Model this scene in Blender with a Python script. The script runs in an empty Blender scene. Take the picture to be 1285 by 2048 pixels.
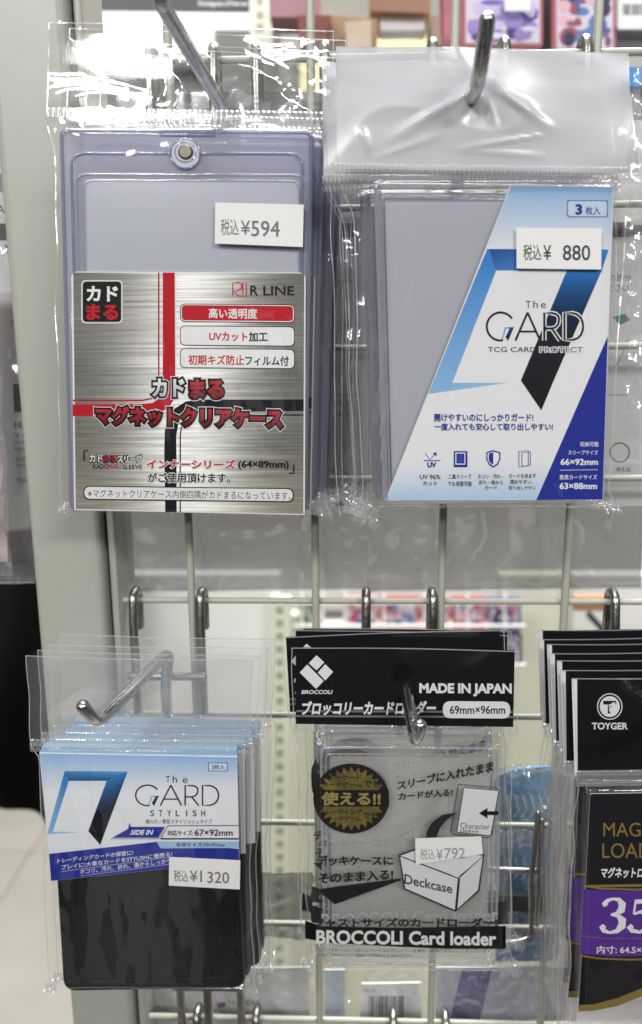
import bpy, math, random
from mathutils import Vector, Matrix, noise

sc = bpy.context.scene
COL = sc.collection

# ------------------------------------------------------------------ camera
F, CX, CY, D = 1600.0, 642.5, 1024.0, 308.0      # focal length and centre in photo pixels, distance to the wire grid in mm
TH, YAW, ROLL = math.radians(12.0), math.radians(2.05), math.radians(-0.45)
CAMROT = Matrix.Rotation(YAW, 3, 'Z') @ Matrix.Rotation(math.pi/2 - TH, 3, 'X') @ Matrix.Rotation(ROLL, 3, 'Z')
cam = bpy.data.cameras.new('camera')
cam.sensor_fit = 'VERTICAL'; cam.sensor_height = 36.0; cam.sensor_width = 36.0
cam.lens = F/2048*36
cam.clip_start = 0.02; cam.clip_end = 60
cam.dof.use_dof = True; cam.dof.focus_distance = 0.278; cam.dof.aperture_fstop = 9.2
camo = bpy.data.objects.new('camera', cam)
camo.matrix_world = Matrix.Translation((0, -D*0.001, 0)) @ CAMROT.to_4x4()
COL.objects.link(camo); sc.camera = camo

# ------------------------------------------------------------------ world, lamps, exposure
w = bpy.data.worlds.new('World'); sc.world = w; w.use_nodes = True
bgn = w.node_tree.nodes['Background']
bgn.inputs[0].default_value = (1.0, 1.0, 1.0, 1); bgn.inputs[1].default_value = 0.20
def lamp(name, loc, aim, sx, sy, power, col=(1, .992, .985)):
    l = bpy.data.lights.new(name, 'AREA'); l.shape = 'RECTANGLE'; l.size = sx; l.size_y = sy; l.energy = power; l.color = col
    o = bpy.data.objects.new(name, l); o.location = loc
    o.rotation_euler = (Vector(aim) - Vector(loc)).to_track_quat('-Z', 'Y').to_euler()
    COL.objects.link(o); return o
lamp('ceiling_lamp', (-0.95, -1.55, 1.05), (0, 0, -.05), 1.0, 0.25, 16.5)
lamp('ceiling_lamp', (-1.15, -4.3, 1.45), (0, 0, .1), 0.62, 0.24, 36)
lamp('ceiling_lamp', (1.5, -2.6, 1.6), (0, 0, 0), 1.2, 0.3, 42)
lamp('ceiling_lamp', (0.2, 0.75, 1.5), (0.1, .8, 0), 2.2, 0.9, 115)
sc.view_settings.view_transform = 'Standard'; sc.view_settings.look = 'None'
sc.view_settings.exposure = 0.16; sc.view_settings.gamma = 1.0
cy = sc.cycles
cy.max_bounces = 5; cy.diffuse_bounces = 2; cy.glossy_bounces = 3; cy.transmission_bounces = 2; cy.transparent_max_bounces = 64
cy.use_adaptive_sampling = True; cy.adaptive_threshold = 0.02
cy.sample_clamp_indirect = 4; cy.caustics_reflective = False; cy.caustics_refractive = False
cy.use_denoising = True

# ------------------------------------------------------------------ geometry helpers
INV = CAMROT
def ray(px, py):
    return INV @ Vector(((px-CX)/F, (CY-py)/F, -1.0))
def at(px, py, d):
    """World point (metres) where the sight line of photo pixel (px, py) meets the upright plane d mm in front of the wire grid."""
    r = ray(px, py); t = (D-d)*0.001/r.y
    return Vector((r.x*t, -d*0.001, r.z*t))
def obj(name, verts, faces, mats, parent=None, loc=None, smooth=False, cols=None, midx=None, uvs=None):
    o_loc = loc if loc is not None else Vector((0, 0, 0))
    base = o_loc
    if parent is not None:
        base = parent['_w'] if '_w' in parent else (0, 0, 0)
        base = Vector(base)
    me = bpy.data.meshes.new(name)
    me.from_pydata([tuple(Vector(v)-base) for v in verts], [], faces)
    if not isinstance(mats, (list, tuple)): mats = [mats]
    for m in mats: me.materials.append(m)
    if midx: me.polygons.foreach_set('material_index', midx)
    if cols:
        ca = me.color_attributes.new('ink', 'FLOAT_COLOR', 'CORNER')
        flat = []
        for fc in cols:
            for c in fc: flat += [c[0], c[1], c[2], 1.0]
        ca.data.foreach_set('color', flat)
    if smooth: me.polygons.foreach_set('use_smooth', [True]*len(me.polygons))
    me.update()
    o = bpy.data.objects.new(name, me)
    o['_w'] = tuple(base)
    COL.objects.link(o)
    if parent is not None: o.parent = parent
    else: o.location = base
    return o
def thing(name, label, cat, loc, group=None):
    o = bpy.data.objects.new(name, None); COL.objects.link(o); o.empty_display_size = .01
    o.location = loc; o['_w'] = tuple(loc); o['label'] = label; o['category'] = cat
    if group: o['group'] = group
    return o
def tag(o, label, cat, group=None):
    o['label'] = label; o['category'] = cat
    if group: o['group'] = group
    return o
def part_w(o, parent):
    return o
def dup(root, off, label=None, rot=0.0, skip=()):
    r = root.copy(); COL.objects.link(r); r.location = Vector(root.location)+Vector(off); r.rotation_euler = (0, rot, 0)
    if label: r['label'] = label
    def rec(a, b):
        for ch in list(a.children):
            if ch.name.split('.')[0] in skip: continue
            c = ch.copy(); COL.objects.link(c); c.parent = b; rec(ch, c)
    rec(root, r)
    return r
def tube(pts, r, seg=12, cap=True, closed=False):
    """verts, faces of a round tube through world points (metres)."""
    V, Fc = [], []
    n = len(pts); pts = [Vector(p) for p in pts]
    up = None
    for i, p in enumerate(pts):
        a = pts[(i-1) % n] if (closed or i > 0) else p
        b = pts[(i+1) % n] if (closed or i < n-1) else p
        t = (b-a).normalized()
        if up is None:
            up = t.orthogonal().normalized()
        up = (up - t*up.dot(t)).normalized()
        s = t.cross(up)
        rr = r[i] if isinstance(r, (list, tuple)) else r
        for k in range(seg):
            an = 2*math.pi*k/seg
            V.append(p + up*math.cos(an)*rr + s*math.sin(an)*rr)
    m = n if closed else n-1
    for i in range(m):
        for k in range(seg):
            Fc.append((i*seg+k, i*seg+(k+1) % seg, ((i+1) % n)*seg+(k+1) % seg, ((i+1) % n)*seg+k))
    if cap and not closed:
        # domed ends
        for e, sgn in ((0, -1), (n-1, 1)):
            a = pts[e]; t = (pts[1]-pts[0]).normalized() if e == 0 else (pts[-1]-pts[-2]).normalized()
            rr = r[e] if isinstance(r, (list, tuple)) else r
            base = [V[e*seg+k] - a for k in range(seg)]
            prev = e*seg
            for q in (0.5, 0.85):
                st = len(V)
                for b in base: V.append(a + b*math.cos(q*math.pi/2) + t*sgn*rr*0.7*math.sin(q*math.pi/2))
                for k in range(seg):
                    f = (prev+k, prev+(k+1) % seg, st+(k+1) % seg, st+k)
                    Fc.append(f if sgn > 0 else f[::-1])
                prev = st
            f = tuple(prev+k for k in range(seg)); Fc.append(f if sgn > 0 else f[::-1])
    return V, Fc
def fillet(pts, rad, n=6):
    """Rounded corners on a 3D polyline."""
    pts = [Vector(p) for p in pts]; out = [pts[0]]
    for i in range(1, len(pts)-1):
        a, b, c = pts[i-1], pts[i], pts[i+1]
        r = min(rad, (a-b).length*.45, (c-b).length*.45)
        p, q = b+(a-b).normalized()*r, b+(c-b).normalized()*r
        for k in range(n+1):
            t = k/n; out.append(p*(1-t)**2 + b*2*t*(1-t) + q*t*t)
    out.append(pts[-1]); return out
def join(*parts):
    V, Fc = [], []
    for v, f in parts:
        o = len(V); V += v; Fc += [tuple(i+o for i in x) for x in f]
    return V, Fc
def box3(x0, x1, y0, y1, z0, z1, b=0.0):
    """Box with chamfered vertical edges when b > 0 (metres)."""
    if b <= 0:
        out = [(x0, y0), (x1, y0), (x1, y1), (x0, y1)]
    else:
        out = []
        for cx, cy_, a0 in ((x0+b, y0+b, 180), (x1-b, y0+b, 270), (x1-b, y1-b, 0), (x0+b, y1-b, 90)):
            for k in range(5):
                a = math.radians(a0+k*22.5); out.append((cx+b*math.cos(a), cy_+b*math.sin(a)))
    n = len(out)
    V = [Vector((x, y, z0)) for x, y in out]+[Vector((x, y, z1)) for x, y in out]
    Fc = [(i, (i+1) % n, n+(i+1) % n, n+i) for i in range(n)]+[tuple(range(n))[::-1], tuple(range(n, 2*n))]
    return V, Fc
def rpoly(pts, rads, n=5):
    """Polygon in pixels with rounded corners."""
    out = []; m = len(pts)
    if not isinstance(rads, (list, tuple)): rads = [rads]*m
    for i in range(m):
        a, b, c = Vector(pts[i-1]), Vector(pts[i]), Vector(pts[(i+1) % m])
        r = rads[i]
        if r <= 0: out.append(tuple(b)); continue
        p, q = b+(a-b).normalized()*r, b+(c-b).normalized()*r
        for k in range(n+1):
            t = k/n; out.append(tuple(p*(1-t)**2+b*2*t*(1-t)+q*t*t))
    return out
def prism(pxpts, d, th, bev=0.0):
    """Upright slab whose front outline is a pixel polygon on plane d; th mm thick; small front bevel."""
    P = [at(x, y, d) for x, y in pxpts]; n = len(P)
    c = sum(P, Vector())/n
    rings = []
    if bev > 0:
        rings.append([Vector((p.x-(p.x-c.x)/max((p-c).length, 1e-9)*bev*.001, p.y, p.z-(p.z-c.z)/max((p-c).length, 1e-9)*bev*.001)) for p in P])
        rings.append([p+Vector((0, bev*.001, 0)) for p in P])
    else: rings.append(P)
    rings.append([p+Vector((0, th*.001, 0)) for p in P])
    V = [v for r in rings for v in r]
    Fc = [tuple(range(n))]
    for k in range(len(rings)-1):
        for i in range(n):
            Fc.append((k*n+i, (k+1)*n+i, (k+1)*n+(i+1) % n, k*n+(i+1) % n))
    Fc.append(tuple((len(rings)-1)*n+i for i in reversed(range(n))))
    # make the front face look at the viewer (-y)
    nn = Vector((0, 0, 0))
    for i in range(n): nn += (P[i]-c).cross(P[(i+1) % n]-c)
    if nn.y > 0: Fc = [f[::-1] for f in Fc]
    return V, Fc

# ------------------------------------------------------------------ materials
def lin(c):
    c = c/255.0
    return c/12.92 if c <= .04045 else ((c+.055)/1.055)**2.4
def C(r, g, b, k=.92): return (lin(r)*k, lin(g)*k, lin(b)*k)
def newmat(name):
    m = bpy.data.materials.new(name); m.use_nodes = True
    nt = m.node_tree; nt.nodes.clear(); return m, nt
def N(nt, t, **kw):
    n = nt.nodes.new(t)
    for k, v in kw.items():
        if k.startswith('i_'): n.inputs[k[2:].replace('_', ' ')].default_value = v
        else: setattr(n, k, v)
    return n
def pmat(name, col, rough=.5, metal=0.0, var=.06, scale=60.0, bump=0.0, bscale=400.0, coat=0.0, spec=.5):
    m, nt = newmat(name); L = nt.links.new
    p = N(nt, 'ShaderNodeBsdfPrincipled'); out = N(nt, 'ShaderNodeOutputMaterial'); L(p.outputs[0], out.inputs[0])
    tc = N(nt, 'ShaderNodeTexCoord'); no = N(nt, 'ShaderNodeTexNoise'); no.inputs['Scale'].default_value = scale; no.inputs['Detail'].default_value = 5
    L(tc.outputs['Object'], no.inputs['Vector'])
    mx = N(nt, 'ShaderNodeMix', data_type='RGBA'); L(no.outputs[0], mx.inputs[0])
    mx.inputs[6].default_value = tuple(max(0, c*(1-var)) for c in col)+(1,); mx.inputs[7].default_value = tuple(min(1, c*(1+var)) for c in col)+(1,)
    L(mx.outputs[2], p.inputs['Base Color'])
    p.inputs['Roughness'].default_value = rough; p.inputs['Metallic'].default_value = metal
    p.inputs['Coat Weight'].default_value = coat; p.inputs['Specular IOR Level'].default_value = spec
    if bump:
        n2 = N(nt, 'ShaderNodeTexNoise'); n2.inputs['Scale'].default_value = bscale; n2.inputs['Detail'].default_value = 4
        L(tc.outputs['Object'], n2.inputs['Vector'])
        b = N(nt, 'ShaderNodeBump'); b.inputs['Strength'].default_value = bump; b.inputs['Distance'].default_value = .0005
        L(n2.outputs[0], b.inputs['Height']); L(b.outputs[0], p.inputs['Normal'])
    return m
def inkmat(name, rough=.45, spec=.14):
    m, nt = newmat(name); L = nt.links.new
    p = N(nt, 'ShaderNodeBsdfPrincipled'); out = N(nt, 'ShaderNodeOutputMaterial'); L(p.outputs[0], out.inputs[0])
    a = N(nt, 'ShaderNodeAttribute', attribute_name='ink'); L(a.outputs['Color'], p.inputs['Base Color'])
    p.inputs['Roughness'].default_value = rough; p.inputs['Specular IOR Level'].default_value = spec
    return m
def filmmat(name, tint=(1, 1, 1), rough=.05, base=.04, edge=.75, haze=.01, hazecol=(.85, .86, .88), bump=.25, bscale=220.0, crease=.5, trl=0.0, bdist=.0005):
    """Thin clear plastic: see-through, mirror-like at grazing angles, a little milky, with fine crinkles."""
    m, nt = newmat(name); L = nt.links.new
    b = None
    if bump > 0:
        tc = N(nt, 'ShaderNodeTexCoord')
        n1 = N(nt, 'ShaderNodeTexNoise'); n1.inputs['Scale'].default_value = bscale; n1.inputs['Detail'].default_value = 2; n1.inputs['Distortion'].default_value = .6
        L(tc.outputs['Object'], n1.inputs['Vector'])
        b = N(nt, 'ShaderNodeBump'); b.inputs['Strength'].default_value = bump; b.inputs['Distance'].default_value = bdist
        L(n1.outputs[0], b.inputs['Height'])
    tr = N(nt, 'ShaderNodeBsdfTransparent'); tr.inputs[0].default_value = tint+(1,)
    gl = N(nt, 'ShaderNodeBsdfGlossy'); gl.inputs['Roughness'].default_value = rough; gl.inputs['Color'].default_value = (1, 1, 1, 1); (L(b.outputs[0], gl.inputs['Normal']) if b else None)
    df = N(nt, 'ShaderNodeBsdfDiffuse'); df.inputs[0].default_value = hazecol+(1,)
    lw = N(nt, 'ShaderNodeLayerWeight'); lw.inputs[0].default_value = .5
    pw = N(nt, 'ShaderNodeMath', operation='POWER'); pw.inputs[1].default_value = 3.5; L(lw.outputs['Facing'], pw.inputs[0])
    fa = N(nt, 'ShaderNodeMath', operation='MULTIPLY_ADD', use_clamp=True); fa.inputs[1].default_value = edge; fa.inputs[2].default_value = base; L(pw.outputs[0], fa.inputs[0])
    m1 = N(nt, 'ShaderNodeMixShader'); m1.inputs[0].default_value = haze; L(tr.outputs[0], m1.inputs[1]); L(df.outputs[0], m1.inputs[2])
    src = m1
    if trl > 0:
        ts = N(nt, 'ShaderNodeBsdfTranslucent'); ts.inputs[0].default_value = hazecol+(1,)
        m0 = N(nt, 'ShaderNodeMixShader'); m0.inputs[0].default_value = trl; L(m1.outputs[0], m0.inputs[1]); L(ts.outputs[0], m0.inputs[2]); src = m0
    m2 = N(nt, 'ShaderNodeMixShader'); L(fa.outputs[0], m2.inputs[0]); L(src.outputs[0], m2.inputs[1]); L(gl.outputs[0], m2.inputs[2])
    out = N(nt, 'ShaderNodeOutputMaterial'); L(m2.outputs[0], out.inputs[0])
    return m
def brushed(name):
    """Card printed like brushed steel: thin horizontal streaks, bright middle, darker flanks printed on."""
    m, nt = newmat(name); L = nt.links.new
    tc = N(nt, 'ShaderNodeTexCoord')
    mp = N(nt, 'ShaderNodeMapping'); mp.inputs['Scale'].default_value = (28, 1, 1500); L(tc.outputs['Object'], mp.inputs[0])
    n1 = N(nt, 'ShaderNodeTexNoise'); n1.inputs['Scale'].default_value = 1; n1.inputs['Detail'].default_value = 6; L(mp.outputs[0], n1.inputs['Vector'])
    mp2 = N(nt, 'ShaderNodeMapping'); mp2.inputs['Scale'].default_value = (26, 1, 90); L(tc.outputs['Object'], mp2.inputs[0])
    n2 = N(nt, 'ShaderNodeTexNoise'); n2.inputs['Scale'].default_value = 1; n2.inputs['Detail'].default_value = 3; L(mp2.outputs[0], n2.inputs['Vector'])
    a = N(nt, 'ShaderNodeAttribute', attribute_name='ink')
    r = N(nt, 'ShaderNodeMapRange'); r.inputs[1].default_value = .3; r.inputs[2].default_value = .7; r.inputs[3].default_value = .58; r.inputs[4].default_value = 1.38
    L(n1.outputs[0], r.inputs[0])
    r2 = N(nt, 'ShaderNodeMapRange'); r2.inputs[1].default_value = .3; r2.inputs[2].default_value = .7; r2.inputs[3].default_value = .9; r2.inputs[4].default_value = 1.25
    L(n2.outputs[0], r2.inputs[0])
    mu = N(nt, 'ShaderNodeMath', operation='MULTIPLY'); L(r.outputs[0], mu.inputs[0]); L(r2.outputs[0], mu.inputs[1])
    vm = N(nt, 'ShaderNodeVectorMath', operation='SCALE'); L(a.outputs['Color'], vm.inputs[0]); L(mu.outputs[0], vm.inputs['Scale'])
    p = N(nt, 'ShaderNodeBsdfPrincipled'); L(vm.outputs[0], p.inputs['Base Color']); p.inputs['Roughness'].default_value = .4
    out = N(nt, 'ShaderNodeOutputMaterial'); L(p.outputs[0], out.inputs[0])
    return m

M = {}
M['ink'] = inkmat('print_ink')
M['steelcard'] = brushed('brushed_steel_print')
M['cream'] = pmat('cream_paint', C(178, 179, 167), .38, var=.03, bump=.05, bscale=900)
M['wire'] = pmat('cream_wire_coating', C(186, 187, 172), .35, var=.05, bump=.08, bscale=700)
M['chrome'] = pmat('zinc_plated_steel', (.56, .56, .57), .2, 1.0, var=.25, scale=300, bump=.25, bscale=900)
M['oldsteel'] = pmat('tarnished_steel', (.36, .35, .33), .3, 1.0, var=.45, scale=260, bump=.35, bscale=800)
M['magnet'] = pmat('nickel_magnet', (.17, .155, .12), .42, 1.0, var=.3, scale=500)
M['paper'] = pmat('white_card', C(235, 235, 235), .5, var=.02)
M['sticker'] = pmat('sticker_paper', C(238, 238, 236), .55, var=.02, bump=.03)
M['film'] = filmmat('clear_film', rough=.05, base=.03, haze=.006, bump=.12, bscale=110)
M['filmhot'] = filmmat('clear_crinkled_film', rough=.06, base=.11, haze=.03, bump=.4, bscale=70, crease=.3, bdist=.0012)
M['filmsoft'] = filmmat('smooth_clear_film', rough=.06, base=.022, haze=.006, bump=0)
M['whitefilm'] = filmmat('milky_white_film', rough=.27, base=.06, edge=.3, haze=.88, hazecol=(.60, .60, .63), bump=.06, bscale=60, crease=.2)
M['rib'] = filmmat('heat_seal_film', rough=.12, base=.12, edge=.9, haze=.14, bump=.15)
M['cloudfilm'] = filmmat('cloudy_film', rough=.09, base=.06, haze=.085, hazecol=(.8, .82, .85), bump=.08, bscale=60)
M['crumple'] = filmmat('crumpled_film', rough=.08, base=.10, haze=.12, hazecol=(.85, .86, .9), bump=.2, bscale=300)
M['ridge'] = filmmat('heat_seal_ridge', rough=.15, base=.2, haze=.30, hazecol=(.92, .92, .93), bump=0)
M['edge'] = filmmat('cut_film_edge', rough=.2, base=.25, haze=.4, hazecol=(.9, .9, .9), bump=0)
M['case'] = filmmat('lavender_clear_plastic', tint=(.86, .87, .95), rough=.07, base=.06, haze=.38, hazecol=(.68, .68, .775), bump=0, crease=0)
M['casewin'] = filmmat('frosted_window_plastic', tint=(.93, .93, .97), rough=.22, base=.05, haze=.5, hazecol=(.73, .75, .82), bump=0, crease=0)
M['caseedge'] = filmmat('thick_plastic_edge', tint=(.72, .73, .86), rough=.06, base=.10, haze=.26, hazecol=(.46, .47, .62), bump=0, crease=0)
M['clear'] = filmmat('rigid_clear_plastic', tint=(.985, .985, .99), rough=.05, base=.05, haze=.09, hazecol=(.82, .82, .84), bump=0, crease=0)
M['clearrim'] = filmmat('rigid_clear_rim', tint=(.94, .95, .98), rough=.05, base=.22, haze=.26, hazecol=(.78, .8, .88), bump=0, crease=0)
M['black'] = pmat('glossy_black_sleeve', (.006, .006, .008), .14, var=.1, coat=.0, spec=.34)
M['blackpaper'] = pmat('black_header_print', (.005, .005, .006), .35, var=.1, spec=.12)
M['greyfilm'] = filmmat('grey_milky_film', tint=(.80, .80, .80), rough=.15, base=.08, haze=.62, hazecol=(.15, .15, .15), bump=.2, bscale=60, crease=.4, trl=.1)
M['baghaze'] = filmmat('milky_bag_film', tint=(.98, .98, .98), rough=.10, base=.09, haze=.13, hazecol=(.75, .75, .76), bump=.5, bscale=45, crease=.6)
M['bluebag'] = pmat('sky_blue_wrapping', C(80, 160, 215), .3, var=.25, scale=40, bump=.3, bscale=60)
M['darkcloth'] = pmat('black_cloth', (.004, .0035, .003), .9, var=.2, bump=.2, bscale=200, spec=.1)

# ------------------------------------------------------------------ lettering
_cache = {}
def glyphs(s, bold=0.0):
    k = (s, round(bold, 4))
    if k in _cache: return _cache[k]
    c = bpy.data.curves.new('lettering', 'FONT'); c.body = s; c.size = 1; c.resolution_u = 3
    o = bpy.data.objects.new('lettering', c); COL.objects.link(o)
    me = o.to_mesh()
    V = [[v.co.x, v.co.y] for v in me.vertices]; Fc = [tuple(p.vertices) for p in me.polygons]
    o.to_mesh_clear(); bpy.data.objects.remove(o); bpy.data.curves.remove(c)
    # weld
    key = {}; mp = []; W = []
    for v in V:
        q = (round(v[0], 5), round(v[1], 5))
        if q not in key: key[q] = len(W); W.append([v[0], v[1]])
        mp.append(key[q])
    Fc = [tuple(mp[i] for i in f) for f in Fc]
    Fc = [f for f in Fc if len(set(f)) == len(f)]
    if bold:
        ed = {}
        for f in Fc:
            for i in range(len(f)):
                a, b = f[i], f[(i+1) % len(f)]
                ed.setdefault((min(a, b), max(a, b)), []).append(f)
        nrm = [[] for _ in W]
        for (a, b), fs in ed.items():
            if len(fs) != 1: continue
            f = fs[0]; cx = sum(W[i][0] for i in f)/len(f); cy_ = sum(W[i][1] for i in f)/len(f)
            ex, ey = W[b][0]-W[a][0], W[b][1]-W[a][1]; l = math.hypot(ex, ey) or 1e-9
            nx, ny = ey/l, -ex/l
            if (W[a][0]-cx)*nx+(W[a][1]-cy_)*ny < 0: nx, ny = -nx, -ny
            nrm[a].append((nx, ny)); nrm[b].append((nx, ny))
        W2 = []
        for i, v in enumerate(W):
            if nrm[i]:
                sx = sum(n[0] for n in nrm[i]); sy = sum(n[1] for n in nrm[i]); l = math.hypot(sx, sy)
                if l > 1e-6:
                    ux, uy = sx/l, sy/l; cs = max(.55, ux*nrm[i][0][0]+uy*nrm[i][0][1])
                    v = [v[0]+ux*bold/cs, v[1]+uy*bold/cs]
            W2.append(v)
        W = W2
    xs = [v[0] for v in W]; ys = [v[1] for v in W]
    r = (W, Fc, min(xs), max(xs), min(ys), max(ys)); _cache[k] = r
    return r
rj = random.Random(5)
class Art:
    """Flat print on an upright plane: every shape is laid a few microns over the one before."""
    STEP = .004
    def __init__(s, d): s.d = d; s.V = []; s.F = []; s.C = []; s.l = 0.02
    def up(s): s.l += s.STEP
    def add(s, pts, faces, cols, jit=0.0):
        s.up(); o = len(s.V)
        for (x, y) in pts:
            p = at(x, y, s.d); p.y -= (s.l + (rj.random()*jit if jit else 0))*.001; s.V.append(p)
        for f, c in zip(faces, cols): s.F.append(tuple(i+o for i in f)); s.C.append(c)
        if jit: s.l += jit
    def poly(s, pts, col):
        n = len(pts)
        c = col if isinstance(col, list) else [col]*n
        s.add(pts, [tuple(range(n))], [c])
    def rr(s, x0, y0, x1, y1, r, col, dy=0):
        s.poly(rpoly([(x0, y0), (x1, y0+dy), (x1, y1+dy), (x0, y1)], r), col)
    def strip(s, pts, wd, col, closed=False):
        """Stroke of given width (a number or one per point) along pixel points; col one colour or one per point."""
        n = len(pts); A = []; 
        for i, p in enumerate(pts):
            a = pts[(i-1) % n] if (closed or i > 0) else p; b = pts[(i+1) % n] if (closed or i < n-1) else p
            tx, ty = b[0]-a[0], b[1]-a[1]; l = math.hypot(tx, ty) or 1
            q = (wd[i] if isinstance(wd, (list, tuple)) else wd)/2
            A.append((p[0]-ty/l*q, p[1]+tx/l*q)); A.append((p[0]+ty/l*q, p[1]-tx/l*q))
        m = n if closed else n-1
        fs = []; cs = []
        for i in range(m):
            j = (i+1) % n; fs.append((2*i, 2*i+1, 2*j+1, 2*j))
            if isinstance(col, list): cs.append([col[i], col[i], col[j], col[j]])
            else: cs.append([col]*4)
        s.add(A, fs, cs)
    def grid(s, quad, nx, ny, fn):
        """Quad TL, TR, BR, BL filled with colours fn(u, v)."""
        (ax, ay), (bx, by), (cx, cy_), (dx, dy) = quad; P = []; K = []
        for j in range(ny+1):
            for i in range(nx+1):
                u, v = i/nx, j/ny
                P.append(((ax*(1-u)+bx*u)*(1-v)+(dx*(1-u)+cx*u)*v, (ay*(1-u)+by*u)*(1-v)+(dy*(1-u)+cy_*u)*v)); K.append(fn(u, v))
        fs = [(j*(nx+1)+i, j*(nx+1)+i+1, (j+1)*(nx+1)+i+1, (j+1)*(nx+1)+i) for j in range(ny) for i in range(nx)]
        s.add(P, fs, [[K[i] for i in f] for f in fs])
    def ell(s, x, y, rx, ry, col, n=40): s.poly([(x+rx*math.cos(2*math.pi*k/n), y+ry*math.sin(2*math.pi*k/n)) for k in range(n)], col)
    def ring(s, x, y, rx, ry, wd, col, n=40): s.strip([(x+rx*math.cos(2*math.pi*k/n), y+ry*math.sin(2*math.pi*k/n)) for k in range(n)], wd, col, True)
    def T(s, t, x0, y0, x1, y1, col, dy=0.0, bold=0.0, sh=0.0, col2=None, pad=0.0, grow=0.0):
        """Lettering fitted to the box; dy = drop of the far end, sh = slant, col2 = colour at the foot, pad = extra outline in em."""
        W0, F0, a0, b0, c0, e0 = glyphs(t, bold)
        W, Fc = (glyphs(t, bold+pad)[0], glyphs(t, bold+pad)[1]) if pad else (W0, F0)
        P = []; K = []
        for (x, y) in W:
            u = (x-a0)/(b0-a0); v = (y-c0)/(e0-c0)
            h = (y1-y0)*(1+grow*u)
            P.append((x0+(x1-x0)*u+sh*(v-.0)*(y1-y0), y1-v*h+dy*u))
            if col2: vv = min(1, max(0, v)); K.append(tuple(p*vv+q*(1-vv) for p, q in zip(col, col2)))
        s.add(P, Fc, [[K[i] for i in f] if col2 else [col]*len(f) for f in Fc], jit=.004)
    def build(s, name, parent, mat=None):
        # all faces towards the viewer
        F2, C2 = [], []
        for f, c in zip(s.F, s.C):
            n = Vector((0, 0, 0)); p = s.V[f[0]]
            for i in range(1, len(f)-1): n += (s.V[f[i]]-p).cross(s.V[f[i+1]]-p)
            if n.y > 0: f = f[::-1]; c = list(c)[::-1]
            F2.append(f); C2.append(c)
        return obj(name, s.V, F2, mat or M['ink'], parent, cols=C2)
def mixc(a, b, t): t = min(1, max(0, t)); return tuple(p*(1-t)+q*t for p, q in zip(a, b))
WHITE = C(240, 240, 240); BLACK = (.008, .008, .009); RED = C(196, 30, 42); NAVY = C(40, 52, 150); INK = C(30, 30, 32)

# ------------------------------------------------------------------ clear bags
def knots(rows):
    """rows: [(v, (xl, yl), (xr, yr)), ...] -> function (u, v) -> pixel."""
    def f(u, v):
        for k in range(len(rows)-1):
            v0, a0, b0 = rows[k]; v1, a1, b1 = rows[k+1]
            if v <= v1 or k == len(rows)-2:
                t = (v-v0)/(v1-v0)
                xl, yl = a0[0]*(1-t)+a1[0]*t, a0[1]*(1-t)+a1[1]*t
                xr, yr = b0[0]*(1-t)+b1[0]*t, b0[1]*(1-t)+b1[1]*t
                return xl*(1-u)+xr*u, yl*(1-u)+yr*u
    return f
def crease(p): return (1-abs(noise.noise(p)))**4
def sheet(rows, nx, ny, depth, dref, seed=0.0, wob=2.0, hole=None, v0=0.0, v1=1.0, sag=0.0):
    """Crinkled film: grid of nx by ny; depth(px, py, u, v) gives mm in front of the grid; wob = edge wobble in pixels."""
    f = knots(rows); V = []; Fc = []; keep = []
    for j in range(ny+1):
        v = v0+(v1-v0)*j/ny
        for i in range(nx+1):
            u = i/nx; x, y = f(u, v)
            e = (abs(u-.5)*2)**6
            x += wob*e*noise.noise(Vector((seed+u*3, v*9, 1.3)))*2
            y += sag*4*u*(1-u)*0 + sag*math.sin(u*5.1+seed)*(1-min(1, v*4))
            p = at(x, y, dref); p.y = -depth(x, y, u, v)*.001
            if hole:
                dx, dy = x-hole[0], y-hole[1]; r = math.hypot(dx, dy); R = hole[2]
                st = (rows[0][2][0]-rows[0][1][0])/nx
                if r < R-st*.5: keep.append(False)
                else:
                    keep.append(True)
                    if r < R+st*.5:
                        k = R/max(r, 1e-6); q = at(hole[0]+dx*k, hole[1]+dy*k, dref); p.x, p.z = q.x, q.z
            else: keep.append(True)
            V.append(p)
    for j in range(ny):
        for i in range(nx):
            q = (j*(nx+1)+i, (j+1)*(nx+1)+i, (j+1)*(nx+1)+i+1, j*(nx+1)+i+1)
            if all(keep[k] for k in q): Fc.append(q)
    return V, Fc
def ribbon(pts, wpx_vec, dref_list):
    V = []; Fc = []
    for (x, y), d in zip(pts, dref_list):
        V.append(at(x, y, d)); V.append(at(x+wpx_vec[0], y+wpx_vec[1], d))
    for i in range(len(pts)-1): Fc.append((2*i, 2*i+1, 2*i+3, 2*i+2))
    return V, Fc
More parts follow.
